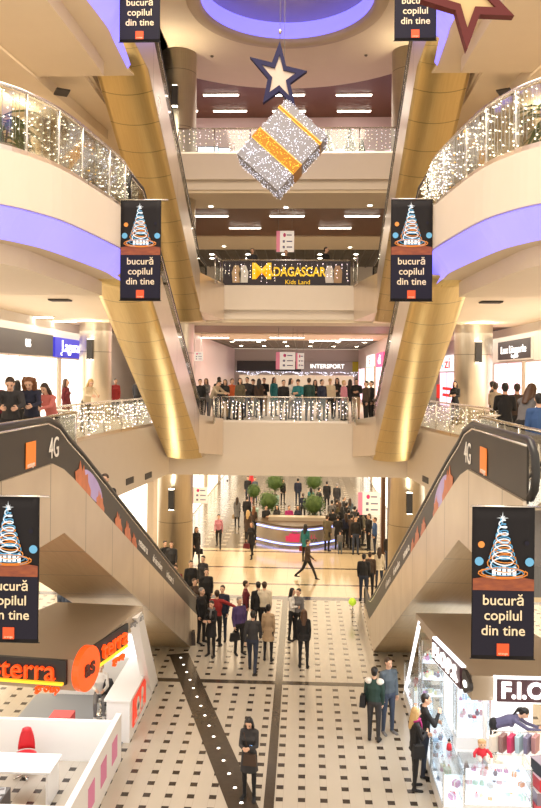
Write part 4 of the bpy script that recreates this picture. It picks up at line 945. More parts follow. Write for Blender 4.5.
def topiary(px, py, yd, label, r=.55):
    p = atY(px, py, yd); o = empty('potted_tree', (p.x, yd, 0), 0, label, 'potted tree'); h = p.z
    MB().hexa([(-.24, -.24, 0), (.24, -.24, 0), (.24, .24, 0), (-.24, .24, 0), (-.3, -.3, .6), (.3, -.3, .6), (.3, .3, .6), (-.3, .3, .6)]).build('pot', mat('pot_teal', (.28, .42, .36), .5), o)
    MB().tube([(0, 0, .55), (.02, 0, h-r*.5)], .04, 6).build('trunk', mat('bark', (.12, .07, .04), .8), o)
    mb = MB()
    for i in range(420):
        d = Vector((random.gauss(0, 1), random.gauss(0, 1), random.gauss(0, 1))).normalized()*r*random.uniform(.75, 1.08); c = Vector((0, 0, h))+d
        n = d.normalized(); a = n.orthogonal().normalized(); b = n.cross(a); w = random.uniform(.05, .09); th = random.uniform(0, 6)
        u, v = (a*math.cos(th)+b*math.sin(th))*w, (b*math.cos(th)-a*math.sin(th))*w*.6
        mb.add([c-u, c+v+n*.02, c+u+n*.03, c-v+n*.02], [(0, 1, 2, 3)])
    mb.ball((0, 0, h), r*.78, n=14, m=9); mb.build('crown', leaf_m, o)
topiary(268.5, 501, 41.2, 'round potted tree at the left end of the information desk'); topiary(314, 504, 41.0, 'round potted tree at the right end of the information desk', .6)
topiary(275, 482, 51, 'round potted tree in the far hall behind the left desk tree', .62); topiary(314, 481, 51, 'round potted tree in the far hall behind the right desk tree', .62)
topiary(254, 491, 46, 'small potted tree left of the desk in the far hall', .4)

# ------------------------------------------------------------------ hanging signs, vents, plants, far details
def hang_sign(px0, py0, px1, py1, y, ztop, label, cat='hanging sign'):
    a, b = atY(px0, py0, y), atY(px1, py1, y); w, h = b.x-a.x, a.z-b.z; c = (a+b)/2
    o = empty('hanging_sign', (c.x, y, c.z), 0, label, cat)
    pn_ = MB().box(-w/2, w/2, -.03, .03, -h/2, h/2).build('panel', mat('sign_panel', (.84, .78, .72), .4, 0, (1, .92, .85), .25), o)
    MB().box(-w/2, -w/2+w*.2, -.035, -.03, -h/2, h/2).build('side_band', mat('sign_pink', (.72, .22, .32), .5, 0, (1, .3, .4), .2), o)
    lo = MB().prismy([(-.04*w+w*.08*math.cos(2*PI*k/10), h*.3+h*.1*math.sin(2*PI*k/10)) for k in range(10)], -.036, -.03); lo.build('pictogram', pinkm, pn_)
    mb = MB()
    slate = mat('sign_slate', (.2, .2, .3), .5)
    for j in range(2):
        z = h*(.0-.27*j); MB().box(-w*.14, -w*.02, -.036, -.03, z-h*.06, z+h*.06).build('pictogram', slate, pn_); mb.box(w*.08, w*.40, -.036, -.03, z-h*.03, z+h*.03)
    mb.box(w*.08, w*.36, -.036, -.03, h*.27, h*.33); mb.build('text_lines', slate, pn_)
    for x in (-w*.38, w*.38): MB().tube([(x, 0, h/2), (x, 0, ztop-c.z)], .008, 4).build('cord', MATS['cord_grey'], o)
hang_sign(276.5, 231, 294, 252, 34, 16.2, 'white sign with pink band hanging above the second floor bridge'); hang_sign(276, 352, 295, 369.5, 36, 10.93, 'white sign with pink band hanging over the first floor crowd')
hang_sign(190, 487, 207.5, 503.5, 37, 5.2, 'white sign with pink band hanging at the left of the ground hall'); hang_sign(358, 492, 380, 515, 39, 5.2, 'white sign with pink band hanging at the right of the ground hall')
hang_sign(192, 352, 203, 361, 38, 10.93, 'small white sign hanging beside the left middle escalator')
hang_sign(296, 353, 304, 369, 37, 10.93, 'narrow pale sign hanging right of the first floor sign')
def vent(p, rot, label, w=.62, h=.42):
    o = empty('air_vent', p, 0, label, 'air vent'); o.rotation_euler = rot
    MB().box(-w/2, w/2, -.01, .015, -h/2, h/2).build('backing', mat('vent_dark', (.05, .04, .03), .6), o)
    mb = MB()
    for k in range(6): mb.box(-w/2, w/2, -.03, -.01, -h/2+h*k/6, -h/2+h*k/6+.02)
    mb.build('grille', mat('vent_slat', (.12, .10, .08), .5), o)
for s in (-1, 1):
    side = 'left' if s < 0 else 'right'
    for (y, z, w2) in ((26.2, 4.98, 'near'), (28.2, 4.9, 'far')):
        t = (y-22.3)/6.3; x = (-5.85+.75*t)
        vent((-x*s*-1*-1 if False else (x if s < 0 else -x)-s*-.0, y, z), (0, 0, (R90-.119) if s < 0 else -(R90-.119)), 'dark slotted vent in the %s first floor edge, the %s one' % (side, w2), .75, .22)
vent(atZ(62, 92, 15.93), (R90, 0, .5), 'dark square vent in the left upper bulkhead', .34, .45); vent(atZ(505, 92, 15.93), (R90, 0, -.5), 'dark square vent in the right upper bulkhead', .34, .45)
vent(atZ(60, 300, 10.83), (R90, 0, 0), 'dark vent in the left first floor ceiling', .6, .4); vent(atZ(491, 302, 10.83), (R90, 0, 0), 'dark vent in the right first floor ceiling', .6, .4)
def detector(px, py, z, label):
    p = atZ(px, py, z); o = empty('smoke_detector', (p.x, p.y, z), 0, label, 'smoke detector')
    MB().lathe([(.07, 0), (.07, -.03), (.04, -.06)], 0, 0, 12).build('housing', mat('detector_dark', (.2, .16, .11), .5), o)
for (px, py, z, l) in ((30, 31, 10.7+5.4, 'left upper soffit'), (30, 81, 10.7+5.4, 'left upper soffit behind the vent'), (520, 18, 10.7+5.4, 'right upper soffit'), (22, 288, 10.7, 'left soffit above the first floor'), (480, 290, 10.7, 'right soffit above the first floor'),
                       (212, 56, TOP-.01, 'disc ceiling left of the navy star'), (366, 55, TOP-.01, 'disc ceiling right of the navy star')):
    detector(px, py, z, 'small dark detector on the '+l)
def leafy(x, y, z, label, h=1.5, n=34):
    o = empty('potted_plant', (x, y, z), 0, label, 'potted plant')
    MB().lathe([(.0, 0), (.2, 0), (.28, .5), (.25, .5), (.24, .46), (0, .46)], 0, 0, 18).build('pot', mat('pot_brown', (.16, .10, .06), .5), o)
    for k in range(3): MB().tube([(.05*(k-1), .03*k, .45), (.10*(k-1), .05*k, h*.75)], .02, 5).build('stem', mat('bark', (.12, .07, .04)), o)
    mb = MB()
    for i in range(n):
        a = random.uniform(0, 2*PI); zb = random.uniform(.5, 1)*h*.8; L = random.uniform(.5, .85); up = random.uniform(.1, .6); pts = []
        for k in range(5):
            t = k/4; r = L*t; pts.append(Vector((math.cos(a)*r, math.sin(a)*r, zb+up*t-.55*t*t)))
        wd = Vector((-math.sin(a), math.cos(a), 0)); v = []
        for k, q in enumerate(pts): w = .055*math.sin(PI*(k+.4)/4.6); v += [q-wd*w, q+Vector((0, 0, -.01)), q+wd*w]
        mb.add(v, [(3*k, 3*k+1, 3*k+4, 3*k+3) for k in range(4)]+[(3*k+1, 3*k+2, 3*k+5, 3*k+4) for k in range(4)], True)
    mb.build('leaves', leaf_m, o)
leafy(-4.95, 13.7, L2, 'leafy potted palm behind the left second floor railing', 1.35); leafy(5.0, 13.7, L2, 'leafy potted palm behind the right second floor railing', 1.35)
leafy(-6.1, 12.6, L2, 'second leafy palm behind the left second floor railing, nearer the photo edge', 1.2); leafy(6.3, 12.5, L2, 'second leafy palm behind the right second floor railing, nearer the photo edge', 1.2)
o = empty('red_panel', (5.6, 14.4, L2), .3, 'dark red standing panel behind the right second floor railing', 'panel'); MB().box(-.5, .5, -.04, .04, .05, 1.3).build('board', mat('panel_red', (.32, .03, .03), .5), o); MB().box(-.5, -.4, -.2, .2, 0, .05).box(.4, .5, -.2, .2, 0, .05).build('foot', dark_metal, o)
def xmas(px, y, z, h, label):
    p = atY(px, 150, y); o = empty('christmas_tree', (p.x, y, z), 0, label, 'Christmas tree'); mb = MB()
    for k in range(6):
        z0 = .15+h*.85*k/6; mb.lathe([(.42*(1-k/6.6)*h/1.4, z0), (.06, z0+h*.24)], 0, 0, 12, False)
    mb.build('branches', mat('fir_green', (.02, .05, .025), .8), o); MB().tube([(0, 0, 0), (0, 0, .3)], .04, 6).build('trunk', MATS['bark'], o)
    lb = MB()
    for i in range(90): t = random.random(); a = random.uniform(0, 6.3); r = .43*(1-t)*h/1.4; lb.octa((r*math.cos(a), r*math.sin(a), .15+t*h*.95), .02)
    tag(lb.build('bulbs', bulb_white, o), kind='stuff')
gl = MB(); ty = 63.6
for i in range(260):
    x = random.uniform(-5, 5.2); z = 8.98-.35*random.random()*(.5+.5*math.sin(x*3)); gl.octa((x, ty, z), .035)
gl.mi = 1; gl.tube([(-5, ty, 9.0), (0, ty, 8.98), (5.2, ty, 9.0)], .01, 4)
tag(gl.build('light_garland', [bulb_cold, MATS['lamp_wire']]), 'garland of white fairy lights under the far shop signs of the first floor', 'string lights', kind='stuff')
xmas(328, 33, L3, 1.5, 'small lit Christmas tree behind the third floor railing, just right of the gift box'); xmas(350, 33.4, L3, 1.7, 'lit Christmas tree behind the third floor railing, taller and further right'); xmas(192, 33, L3, 1.3, 'small lit Christmas tree at the left end of the third floor railing')
xmas(362, 34, L3, 1.4, 'lit Christmas tree nearest the right escalator on the third floor')
def tv(px, y, z, label, w=1.0):
    p = atY(px, 150, y); o = empty('television', (p.x, y, z), 0, label, 'television')
    MB().box(-w/2, w/2, 0, .06, .0, .58).build('housing', black_plastic, o); MB().box(-w/2+.03, w/2-.03, -.006, 0, .03, .55).build('screen', mat('screen_glow', (.6, .8, .9), .3, 0, (.7, .85, 1), 1.6), o); MB().box(-.2, .2, -.02, .1, -1.2, -.0).build('stand', black_plastic, o)
tv(208, 36, L3+1.22, 'lit television screen behind the third floor railing at left'); tv(221, 36.2, L3+1.22, 'lit television screen beside another behind the third floor railing', .9); tv(343, 36.4, L3+1.22, 'lit television screen behind the right part of the third floor railing', .7)
# floor studs along the diagonal dark strip
fl0 = None
for i in range(15):
    q = diag_a.lerp(diag_b, (i+.6)/14.6)
    if fl0 is None:
        fl0 = empty('floor_lamp_stud', (0, 0, .007), 0, 'small round white light set in the dark diagonal floor strip', 'floor light', 'lights along the dark diagonal strip')
        MB().lathe([(.036, 0), (.036, .004)], 0, 0, 12).build('lens', mat('stud_light', (1, 1, 1), .4, 0, (1, .97, .92), 2.5), fl0); MB().lathe([(.055, 0), (.055, .0025)], 0, 0, 12).build('rim', chrome, fl0); c = fl0
    else: c = copy_tree(fl0)
    c.location = (q.x, q.y, .007)
o = empty('travel_bag', (-3.0, 24.35, 0), .2, 'dark bag standing on the floor at the foot of the left escalator', 'bag')
MB().hexa([(-.22, -.14, 0), (.22, -.14, 0), (.22, .14, 0), (-.22, .14, 0), (-.2, -.12, .42), (.2, -.12, .42), (.2, .12, .42), (-.2, .12, .42)]).build('bag_body', mat('bag_dark', (.04, .028, .022), .6), o)
MB().tube([(-.1, 0, .4), (-.08, 0, .52), (.08, 0, .52), (.1, 0, .4)], .012, 5).build('handle', black_rubber, o)
o = empty('bollard', (2.45, 27.4, 0), 0, 'yellow-green ball on a short post at the foot of the right escalator', 'bollard')
MB().tube([(0, 0, 0), (0, 0, .5)], .03, 8).build('post', chrome, o); MB().ball((0, 0, .58), .14, n=16, m=10).build('ball', mat('ball_lime', (.55, .75, .05), .4, 0, (.6, .9, .05), .3), o)
o = empty('cone_sign', (-3.3, 58, 0), 0, 'small red cone-shaped stand at the far left of the ground hall', 'stand'); MB().lathe([(.4, 0), (.34, .1), (.15, .9), (.2, 1.1), (0, 1.3)], 0, 0, 16).build('body', red_plastic, o); MB().lathe([(.45, 0), (.45, .06)], 0, 0, 16).build('foot', dark_metal, o)
# ------------------------------------------------------------------ people
def ball_pts(c, r, n=10, m=6, M=None):
    pts = []
    for i in range(m+1):
        a = -PI/2+PI*i/m
        for k in range(n):
            b = 2*PI*k/n; q = Vector((r[0]*math.cos(a)*math.cos(b), r[1]*math.cos(a)*math.sin(b), r[2]*math.sin(a)))
            pts.append(Vector(c)+(M @ q if M else q))
    return pts
class Prims:
    def __init__(s): s.items = []
    def hull(s, A, B, ra, rb, lab, M=None):           # swept tapered ellipsoid between A and B
        ra = (ra,)*3 if isinstance(ra, (int, float)) else ra; rb = (rb,)*3 if isinstance(rb, (int, float)) else rb
        s.items.append((ball_pts(A, ra, M=M)+ball_pts(B, rb, M=M), Vector(A), Vector(B), ra, rb, lab, M))
    def base_mesh(s):
        bm = bmesh.new()
        for pts, *_ in s.items:
            vs = [bm.verts.new(p) for p in pts]
            r = bmesh.ops.convex_hull(bm, input=vs)
            junk = [g for g in r['geom_interior'] if isinstance(g, bmesh.types.BMVert)]+[g for g in r['geom_unused'] if isinstance(g, bmesh.types.BMVert)]
            bmesh.ops.delete(bm, geom=list(set(junk)), context='VERTS')
        me = bpy.data.meshes.new('figure'); bm.to_mesh(me); bm.free(); return me
    def label(s, P):                                  # nearest part for every point
        best = np.full(len(P), 1e9); lab = np.zeros(len(P), int)
        for pts, A, B, ra, rb, l, M in s.items:
            Mi = np.array(M.transposed()) if M else np.eye(3)
            a = np.array(A); ab = np.array(B)-a; L2_ = max(ab@ab, 1e-9)
            t = np.clip(((P-a)@ab)/L2_, 0, 1); d = (P-a-t[:, None]*ab)@Mi.T
            r = np.array(ra)*(1-t[:, None])+np.array(rb)*t[:, None]
            q = np.linalg.norm(d/r, axis=1); dist = (q-1)*r.min(axis=1)
            k = dist < best; best[k] = dist[k]; lab[k] = l
        return lab
def remesh(me, voxel, iters=4):
    o = bpy.data.objects.new('figure', me); COL.objects.link(o)
    m = o.modifiers.new('r', 'REMESH'); m.mode = 'VOXEL'; m.voxel_size = voxel
    sm = o.modifiers.new('s', 'SMOOTH'); sm.iterations = iters; sm.factor = .5
    dg = bpy.context.evaluated_depsgraph_get(); dg.update()
    out = bpy.data.meshes.new_from_object(o.evaluated_get(dg)); bpy.data.objects.remove(o); bpy.data.meshes.remove(me); return out
SKIN, TOPC, LOW, SHOE, EYE, LIP = range(6)
POSES = {  # lean, head pitch, head yaw, (hip, knee) left / right, arms (pitch, abduct, elbow, inward) left / right
    'stand': (0, .05, 0, (.03, .05), (-.04, .03), (.05, .12, .2, .05), (-.05, .12, .25, .05)),
    'fold': (0, .1, .1, (.05, .05), (-.05, .02), (.35, .15, 1.35, .85), (.30, .15, 1.5, .85)),
    'phone': (.03, .5, 0, (.04, .05), (-.04, .04), (.25, .08, 1.55, .45), (.3, .08, 1.5, .45)),
    'walk': (.06, .02, 0, (.50, .12), (-.38, .42), (-.42, .12, .25, .0), (.42, .12, .4, .1)),
    'stride': (.04, .05, .1, (.26, .08), (-.22, .30), (-.22, .12, .2, .0), (.22, .12, .35, .1)),
    'lean': (.46, .38, 0, (.05, .05), (-.1, .0), (.85, .18, .55, .35), (.8, .18, .65, .4)),
    'sit': (.05, .25, 0, (1.5, 1.5), (1.45, 1.45), (.55, .12, 1.0, .3), (.5, .12, 1.1, .35)),
    'bend': (1.15, .2, 0, (.05, .05), (-.1, .05), (.9, .2, .5, .2), (1.1, .2, .4, .2)),
    'point': (0, .0, .4, (.05, .05), (-.05, .02), (.1, .15, .4, .1), (.15, 1.15, .15, -1.0)),
    'chin': (.03, .15, -.3, (.05, .05), (-.05, .02), (.3, .15, 1.3, .8), (.55, .2, 2.1, .45)),
}
CACHE = {}
def body(pose, sex, coat):
    key = (pose, sex, coat)
    if key in CACHE: return CACHE[key]
    lean, hp, hy, lL, lR, aL, aR = POSES[pose]; w = sex == 'w'
    pr = Prims(); hipz = .93; B = Matrix.Rotation(lean, 3, 'X')
    pel = Vector((0, 0, hipz)); feet = []
    for sx, (hip, knee) in ((1, lL), (-1, lR)):
        h = pel+Vector((sx*(.088 if w else .085), 0, -.03)); d1 = Vector((sx*.03, -math.sin(hip), -math.cos(hip))).normalized()
        k = h+d1*.43; d2 = Vector((sx*.01, -math.sin(hip-knee), -math.cos(hip-knee))).normalized(); a = k+d2*.41
        thick = .9 if w else 1.0
        pr.hull(h, k, .088*thick, .058*thick, LOW); pr.hull(k, a, .057*thick, (.036 if w else .045), LOW)
        if w: pr.hull(k+d2*.06, k+d2*.16, .054, .05, LOW)
        fa = max(-.9, min(.2, -(hip-knee)*.7)) if pose in ('walk', 'stride') else 0
        fd = Vector((sx*.18, -math.cos(fa), math.sin(fa)*.8-.12)).normalized()
        pr.hull(a+Vector((0, .02, -.045)), a+fd*.155+Vector((0, 0, -.052)), (.042, .045, .036), (.042, .04, .026), SHOE); feet.append(a.z-.085)
        if w: pr.hull(a+Vector((0, 0, .06)), a, .042, .04, SHOE)
    drop = min(feet)
    if pose == 'sit': drop = feet[0]
    ws = .86 if w else 1.0
    pr.hull(pel+Vector((0, .0, -.02)), pel+Vector((0, 0, .05)), (.155*(1.02 if w else 1), .115, .10), (.15, .108, .09), TOPC if coat else LOW)
    ch = pel+B @ Vector((0, 0, .34)); wa = pel+B @ Vector((0, 0, .15)); sh = pel+B @ Vector((0, .01, .49)); nk = pel+B @ Vector((0, .012, .575)); 
    pr.hull(pel+B @ Vector((0, 0, .05)), wa, (.152*ws+.01, .112, .08), (.14*ws, .108, .08), TOPC, B); pr.hull(wa, ch, (.14*ws, .108, .08), (.172*ws, .125, .09), TOPC, B)
    pr.hull(ch, sh, (.172*ws, .125, .09), (.13*ws, .085, .05), TOPC, B)
    if w: pr.hull(ch+B @ Vector((.07, -.075, .02)), ch+B @ Vector((-.07, -.075, .02)), .06, .06, TOPC)
    pr.hull(sh+B @ Vector((.12*ws, 0, .0)), sh+B @ Vector((-.12*ws, 0, .0)), .07, .07, TOPC, B)
    pr.hull(sh+B @ Vector((0, .0, .03)), sh+B @ Vector((0, .0, .075)), (.075, .07, .03), (.062, .06, .02), TOPC, B)
    if coat:
        hemz = coat
        pr.hull(pel+Vector((0, 0, .06)), Vector((0, -.02, hipz-hemz*.5)), (.158, .118, .05), (.175, .135, .05), TOPC)
        pr.hull(Vector((0, -.02, hipz-hemz*.5)), Vector((0, -.02, hipz-hemz)), (.175, .135, .03), (.195, .16, .012), TOPC)
    H = B @ Matrix.Rotation(hp-lean*.55, 3, 'X') @ Matrix.Rotation(hy, 3, 'Z') if lean > .2 else Matrix.Rotation(hp, 3, 'X') @ Matrix.Rotation(hy, 3, 'Z')
    base = nk+B @ Vector((0, 0, .01)); hc = base+H @ Vector((0, -.012, .135))
    pr.hull(sh+B @ Vector((0, .005, .05)), hc+H @ Vector((0, .015, -.06)), .054 if not w else .047, .05 if not w else .045, SKIN)
    pr.hull(hc+H @ Vector((0, .012, .025)), hc+H @ Vector((0, .008, .02)), (.075, .094, .092), (.075, .094, .092), SKIN, H)
    pr.hull(hc+H @ Vector((0, -.02, -.02)), hc+H @ Vector((0, -.04, -.085)), (.062, .068, .06), (.036, .036, .028), SKIN, H)
    pr.hull(hc+H @ Vector((0, -.088, .005)), hc+H @ Vector((0, -.102, -.028)), .011, .017, SKIN, H)
    for sx in (-1, 1): pr.hull(hc+H @ Vector((sx*.076, .01, .015)), hc+H @ Vector((sx*.072, .008, -.025)), (.012, .02, .02), (.01, .014, .014), SKIN, H)
    hands = []
    for sx, (p, ab, e, inn) in ((1, aL), (-1, aR)):
        s0 = sh+B @ Vector((sx*.165*ws, 0, .0))
        d1 = Vector((sx*math.sin(ab), -math.sin(p)*math.cos(ab), -math.cos(p)*math.cos(ab))); el = s0+d1*.285; p2 = p+e
        d2 = Vector((-sx*math.sin(inn), -math.sin(p2)*math.cos(inn), -math.cos(p2)*math.cos(inn))); wr = el+d2*.245
        pr.hull(s0, el, .06*(.88 if w else 1.05), .048*(.88 if w else 1.05), TOPC); pr.hull(el, wr, .047*(.88 if w else 1.05), .037, TOPC)
        n = Vector((-sx, -.15, .1)); n = (n-d2*n.dot(d2)).normalized(); sp = d2.cross(n)
        if sp.y > 0: sp = -sp
        pr.hull(wr, wr+d2*.03, .026, .028, SKIN); pr.hull(wr+d2*.045+sp*.018, wr+d2*.085+sp*.024, .019, .018, SKIN); pr.hull(wr+d2*.045-sp*.018, wr+d2*.085-sp*.024, .019, .017, SKIN)
        hands.append((wr, d2, n, sp))
    me = remesh(pr.base_mesh(), .0125, 3)
    nv = len(me.vertices); co = np.empty(nv*3); me.vertices.foreach_get('co', co); co = co.reshape(-1, 3)
    vlab = pr.label(co); faces = [tuple(p.vertices) for p in me.polygons]
    mb = MB(); mb.add(co, faces, True); cen = np.array([co[list(f)].mean(axis=0) for f in faces]); mb.m = list(pr.label(cen).tolist())
    for (wr, d, n, sp) in hands:                       # four unequal curled fingers and a thumb
        mb.mi = SKIN
        for i, (off, ln) in enumerate(((.031, .068), (.011, .078), (-.010, .073), (-.030, .056))):
            a = wr+d*.085+sp*off; k = a+(d*.9+n*.25).normalized()*ln*.5; t = k+(d*.45+n*.8).normalized()*ln*.5
            mb.tube([a-d*.015, a, k, t], .0095, 6, True, [1, 1, .95, .7])
        a = wr+d*.03+sp*.028; k = a+(d*.55+sp*.7+n*.35).normalized()*.035; t = k+(d*.8+n*.5).normalized()*.032
        mb.tube([a-sp*.012, a, k, t], .0105, 6, True, [1, 1, .95, .7])
    for sx in (-1, 1):
        q = hc+H @ Vector((sx*.031, -.083, .012)); mb.mi = EYE; mb.ball(q, .0105, .007, .0075, 8, 6)
        mb.tube([hc+H @ Vector((sx*.018, -.089, .032)), hc+H @ Vector((sx*.045, -.079, .031))], .0045, 4)
    mb.mi = LIP; mb.tube([hc+H @ Vector((-.022, -.081, -.056)), hc+H @ Vector((0, -.088, -.054)), hc+H @ Vector((.022, -.081, -.056))], .006, 5)
    mb.v = [(v[0], v[1], v[2]-drop) for v in mb.v]
    out = mb.mesh('figure'); bpy.data.meshes.remove(me)
    for _ in range(6): out.materials.append(None)
    dz = Vector((0, 0, -drop)); res = (out, hc+dz, H, sh+dz, B, [(h[0]+dz, h[1]) for h in hands], pel+dz)
    CACHE[key] = res; return res
HAIR = {}
def hair_mesh(key, style):
    k = (key, style)
    if k in HAIR: return HAIR[k]
    me, hc, H, sh, B, _, pel = CACHE[key]; pr = Prims(); V = lambda x, y, z: hc+H @ Vector((x, y, z))
    if style == 'beanie':
        pr.hull(V(0, .012, .055), V(0, .02, .085), (.088, .106, .06), (.07, .08, .055), 0, H)
    else:
        pr.hull(V(0, .026, .045), V(0, .028, .035), (.083, .095, .088), (.083, .095, .09), 0, H)
        pr.hull(V(0, .05, -.01), V(0, .055, -.05), (.074, .06, .05), (.06, .045, .04), 0, H)
        if style == 'long':
            for sx in (-1, 1):
                pr.hull(V(sx*.062, .02, .03), V(sx*.072, .02, -.12), (.03, .05, .04), (.032, .045, .04), 0, H); pr.hull(V(sx*.072, .02, -.12), V(sx*.06, .045, -.22), (.032, .045, .04), (.028, .03, .03), 0, H)
            pr.hull(V(0, .07, -.02), V(0, .085, -.15), (.075, .05, .05), (.085, .042, .05), 0, H); pr.hull(V(0, .085, -.15), V(0, .11, -.33), (.085, .042, .05), (.055, .022, .03), 0, H)
        if style == 'curly':
            for i in range(26):
                a = i*2.4; z = .06-.0115*i; r = .095+.012*math.sin(i*1.7)+(.012 if i > 8 else 0)
                c = V(r*math.cos(a), .03+.09*abs(math.sin(a))*(1 if math.sin(a) > -.2 else -.1), z); pr.hull(c, c+Vector((0, 0, .01)), .04, .04, 0)
        if style == 'bun': pr.hull(V(0, .10, .09), V(0, .11, .10), .042, .04, 0)
        if style == 'tail': pr.hull(V(0, .12, .04), V(0, .15, -.02), .03, .035, 0); pr.hull(V(0, .15, -.02), V(0, .13, -.2), .035, .015, 0)
    m = remesh(pr.base_mesh(), .014, 2)
    m.polygons.foreach_set('use_smooth', [True]*len(m.polygons)); m.materials.append(None); HAIR[k] = m; return m
SK = mat('skin_fair', (.72, .44, .30), .5); EYEM = mat('eye_dark', (.03, .02, .02), .3); LIPM = mat('lip', (.50, .18, .15), .5)
C_ = {'black': (.012, .011, .012), 'charcoal': (.035, .033, .035), 'grey': (.18, .17, .17), 'navy': (.018, .022, .05), 'jeans': (.05, .07, .12), 'darkjeans': (.022, .03, .055), 'brown': (.07, .04, .025),
      'tan': (.46, .32, .19), 'cream': (.74, .64, .48), 'white': (.82, .78, .72), 'red': (.33, .02, .02), 'wine': (.17, .018, .028), 'pink': (.70, .20, .17), 'rose': (.62, .25, .32), 'purple': (.075, .04, .14), 'olive': (.13, .105, .06),
      'green': (.02, .055, .045), 'teal': (.02, .20, .22), 'blue': (.04, .10, .26), 'slate': (.10, .13, .16), 'orange': (.62, .12, .03), 'beige': (.50, .40, .28), 'violet': (.13, .12, .22), 'magenta': (.4, .02, .16),
      'hblack': (.012, .009, .008), 'hbrown': (.05, .025, .012), 'hauburn': (.22, .08, .025), 'hblond': (.62, .40, .16), 'hgrey': (.30, .27, .25), 'hchest': (.10, .045, .02), 'fur': (.75, .62, .42)}
def cm(n): return textured('cloth_'+n, C_[n], tuple(c*.75 for c in C_[n]), .75, 0, (1, 1, 1), 14) if not n.startswith('h') else textured('hair_'+n[1:], C_[n], tuple(c*.7 for c in C_[n]), .45, 0, (8, 8, 1), 6)
def person(pos, pose, sex, coat, ht, face, top, low, shoe, hair, hcol, label, group=None, floor=0.0, scarf=None, bag=None, yoke=None):
    key = (pose, sex, coat); me, hc, H, sh, B, hands, pel = body(*key)
    if pos[0] == 'f': p = atZ(pos[1], pos[2], floor); p = Vector((p.x, p.y, floor))
    elif pos[0] == 'h': p = atZ(pos[1], pos[2], floor+ht); p = Vector((p.x, p.y, floor))
    elif pos[0] == 'y': q = atY(pos[1], 400, pos[2]); p = Vector((q.x, pos[2], floor))
    else: p = Vector(pos[1:4])
    o = bpy.data.objects.new('person', me); COL.objects.link(o); sc = ht/1.745
    o.location = p; o.rotation_euler = (0, 0, math.radians(face)); o.scale = (sc*1.07, sc*1.07, sc)
    tag(o, label, 'person', group)
    for i, m in enumerate((SK, cm(top), cm(low), cm(shoe), EYEM, LIPM)): o.material_slots[i].link = 'OBJECT'; o.material_slots[i].material = m
    if hair:
        h = bpy.data.objects.new('hat' if hair == 'beanie' else 'hair', hair_mesh(key, hair)); COL.objects.link(h); h.parent = o
        h.material_slots[0].link = 'OBJECT'; h.material_slots[0].material = cm(hcol)
    if scarf:
        mb = MB(); c = sh+B @ Vector((0, -.005, .085)); ring = [c+B @ Vector((.085*math.cos(a), .085*math.sin(a), .012*math.sin(2*a))) for a in [2*PI*k/14 for k in range(15)]]
        mb.tube(ring, .034, 7); mb.tube([c+B @ Vector((.03, -.085, -.01)), c+B @ Vector((.035, -.13, -.12)), c+B @ Vector((.03, -.14, -.26))], .03, 6); mb.build('scarf', cm(scarf), o)
    if yoke:
        mb = MB(); c = sh
        for sx in (-1, 1): mb.ball(c+B @ Vector((sx*.125, .005, .012)), .10, .088, .078, 12, 8)
        mb.build('shoulder_panel', cm(yoke), o)
    if bag:
        kind, col, lab = bag; R = Matrix.Rotation(math.radians(face), 3, 'Z'); f3 = lambda q: p+R @ (q*sc)
        hi = 0 if kind.endswith('L') else 1; sx = 1 if hi == 0 else -1
        if kind.startswith('hand'): c = hands[hi][0]+hands[hi][1]*.11; top_ = c; dz = .34; wd, hg = .17, .24
        elif kind.startswith('front'): c = pel+Vector((sx*.06, -.22, .0)); top_ = sh+Vector((-sx*.10, -.13, .03)); dz = .0; wd, hg = .15, .22
        else: c = pel+Vector((sx*.27, .02, .0)); top_ = sh+Vector((sx*.13, .0, .075)); dz = .0; wd, hg = .07, .26
        g = empty('handbag', f3(Vector((c.x, c.y, c.z-dz-(.0 if dz else .12)))), math.radians(face), lab, 'bag'); g.scale = (sc,)*3
        dy = .06 if wd > .1 else .15
        mm = cm(col)
        MB().hexa([(-wd, -dy, 0), (wd, -dy, 0), (wd, dy, 0), (-wd, dy, 0), (-wd*.85, -dy*.7, hg), (wd*.85, -dy*.7, hg), (wd*.85, dy*.7, hg), (-wd*.85, dy*.7, hg)]).build('bag_body', mm, g)
        if dz: MB().tube([(-.09, 0, hg-.02), (-.03, 0, dz), (.03, 0, dz), (.09, 0, hg-.02)], .010, 5).build('handle', mm, g)
        else:
            r = top_-c+Vector((0, 0, .12)); MB().tube([(0, dy*.5, hg-.02), (r.x*.6, r.y*.6+dy*.4, r.z*.62), (r.x, r.y, r.z)], .010, 5).build('strap', mm, g)
    return o
G1 = 'shoppers on the dotted floor'
# nearest figures
person(('f', 249, 798), 'phone', 'w', .34, 1.66, -8, 'charcoal', 'black', 'black', 'long', 'hblack', 'woman in a dark coat looking down at her phone, brown bag in front', G1, bag=('frontL', 'brown', 'brown shoulder bag hanging in front of the woman with the phone'))
ph = atZ(251, 745, 1.12); o = empty('phone', (ph.x, ph.y-.02, 1.10), 0, 'small bright phone in the hands of the woman in the dark coat', 'phone'); o.rotation_euler = (.7, 0, 0)
MB().box(-.035, .035, -.005, .005, -.07, .07).build('phone_body', black_plastic, o); MB().box(-.031, .031, -.0065, -.005, -.062, .062).build('screen', mat('phone_screen', (.3, .5, .9), .3, 0, (.3, .55, 1), 1.2), o)
person(('f', 388, 733), 'stand', 'm', None, 1.78, 28, 'slate', 'jeans', 'grey', 'short', 'hbrown', 'man in a slate blue jacket and jeans facing us, talking beside the right kiosk', G1)
person(('f', 374, 741), 'stand', 'm', None, 1.72, 165, 'green', 'charcoal', 'black', 'short', 'hblack', 'man seen from behind in a dark green jacket with white shoulders', G1, yoke='white', bag=('sideL', 'black', 'black shoulder bag of the man in the green jacket'))
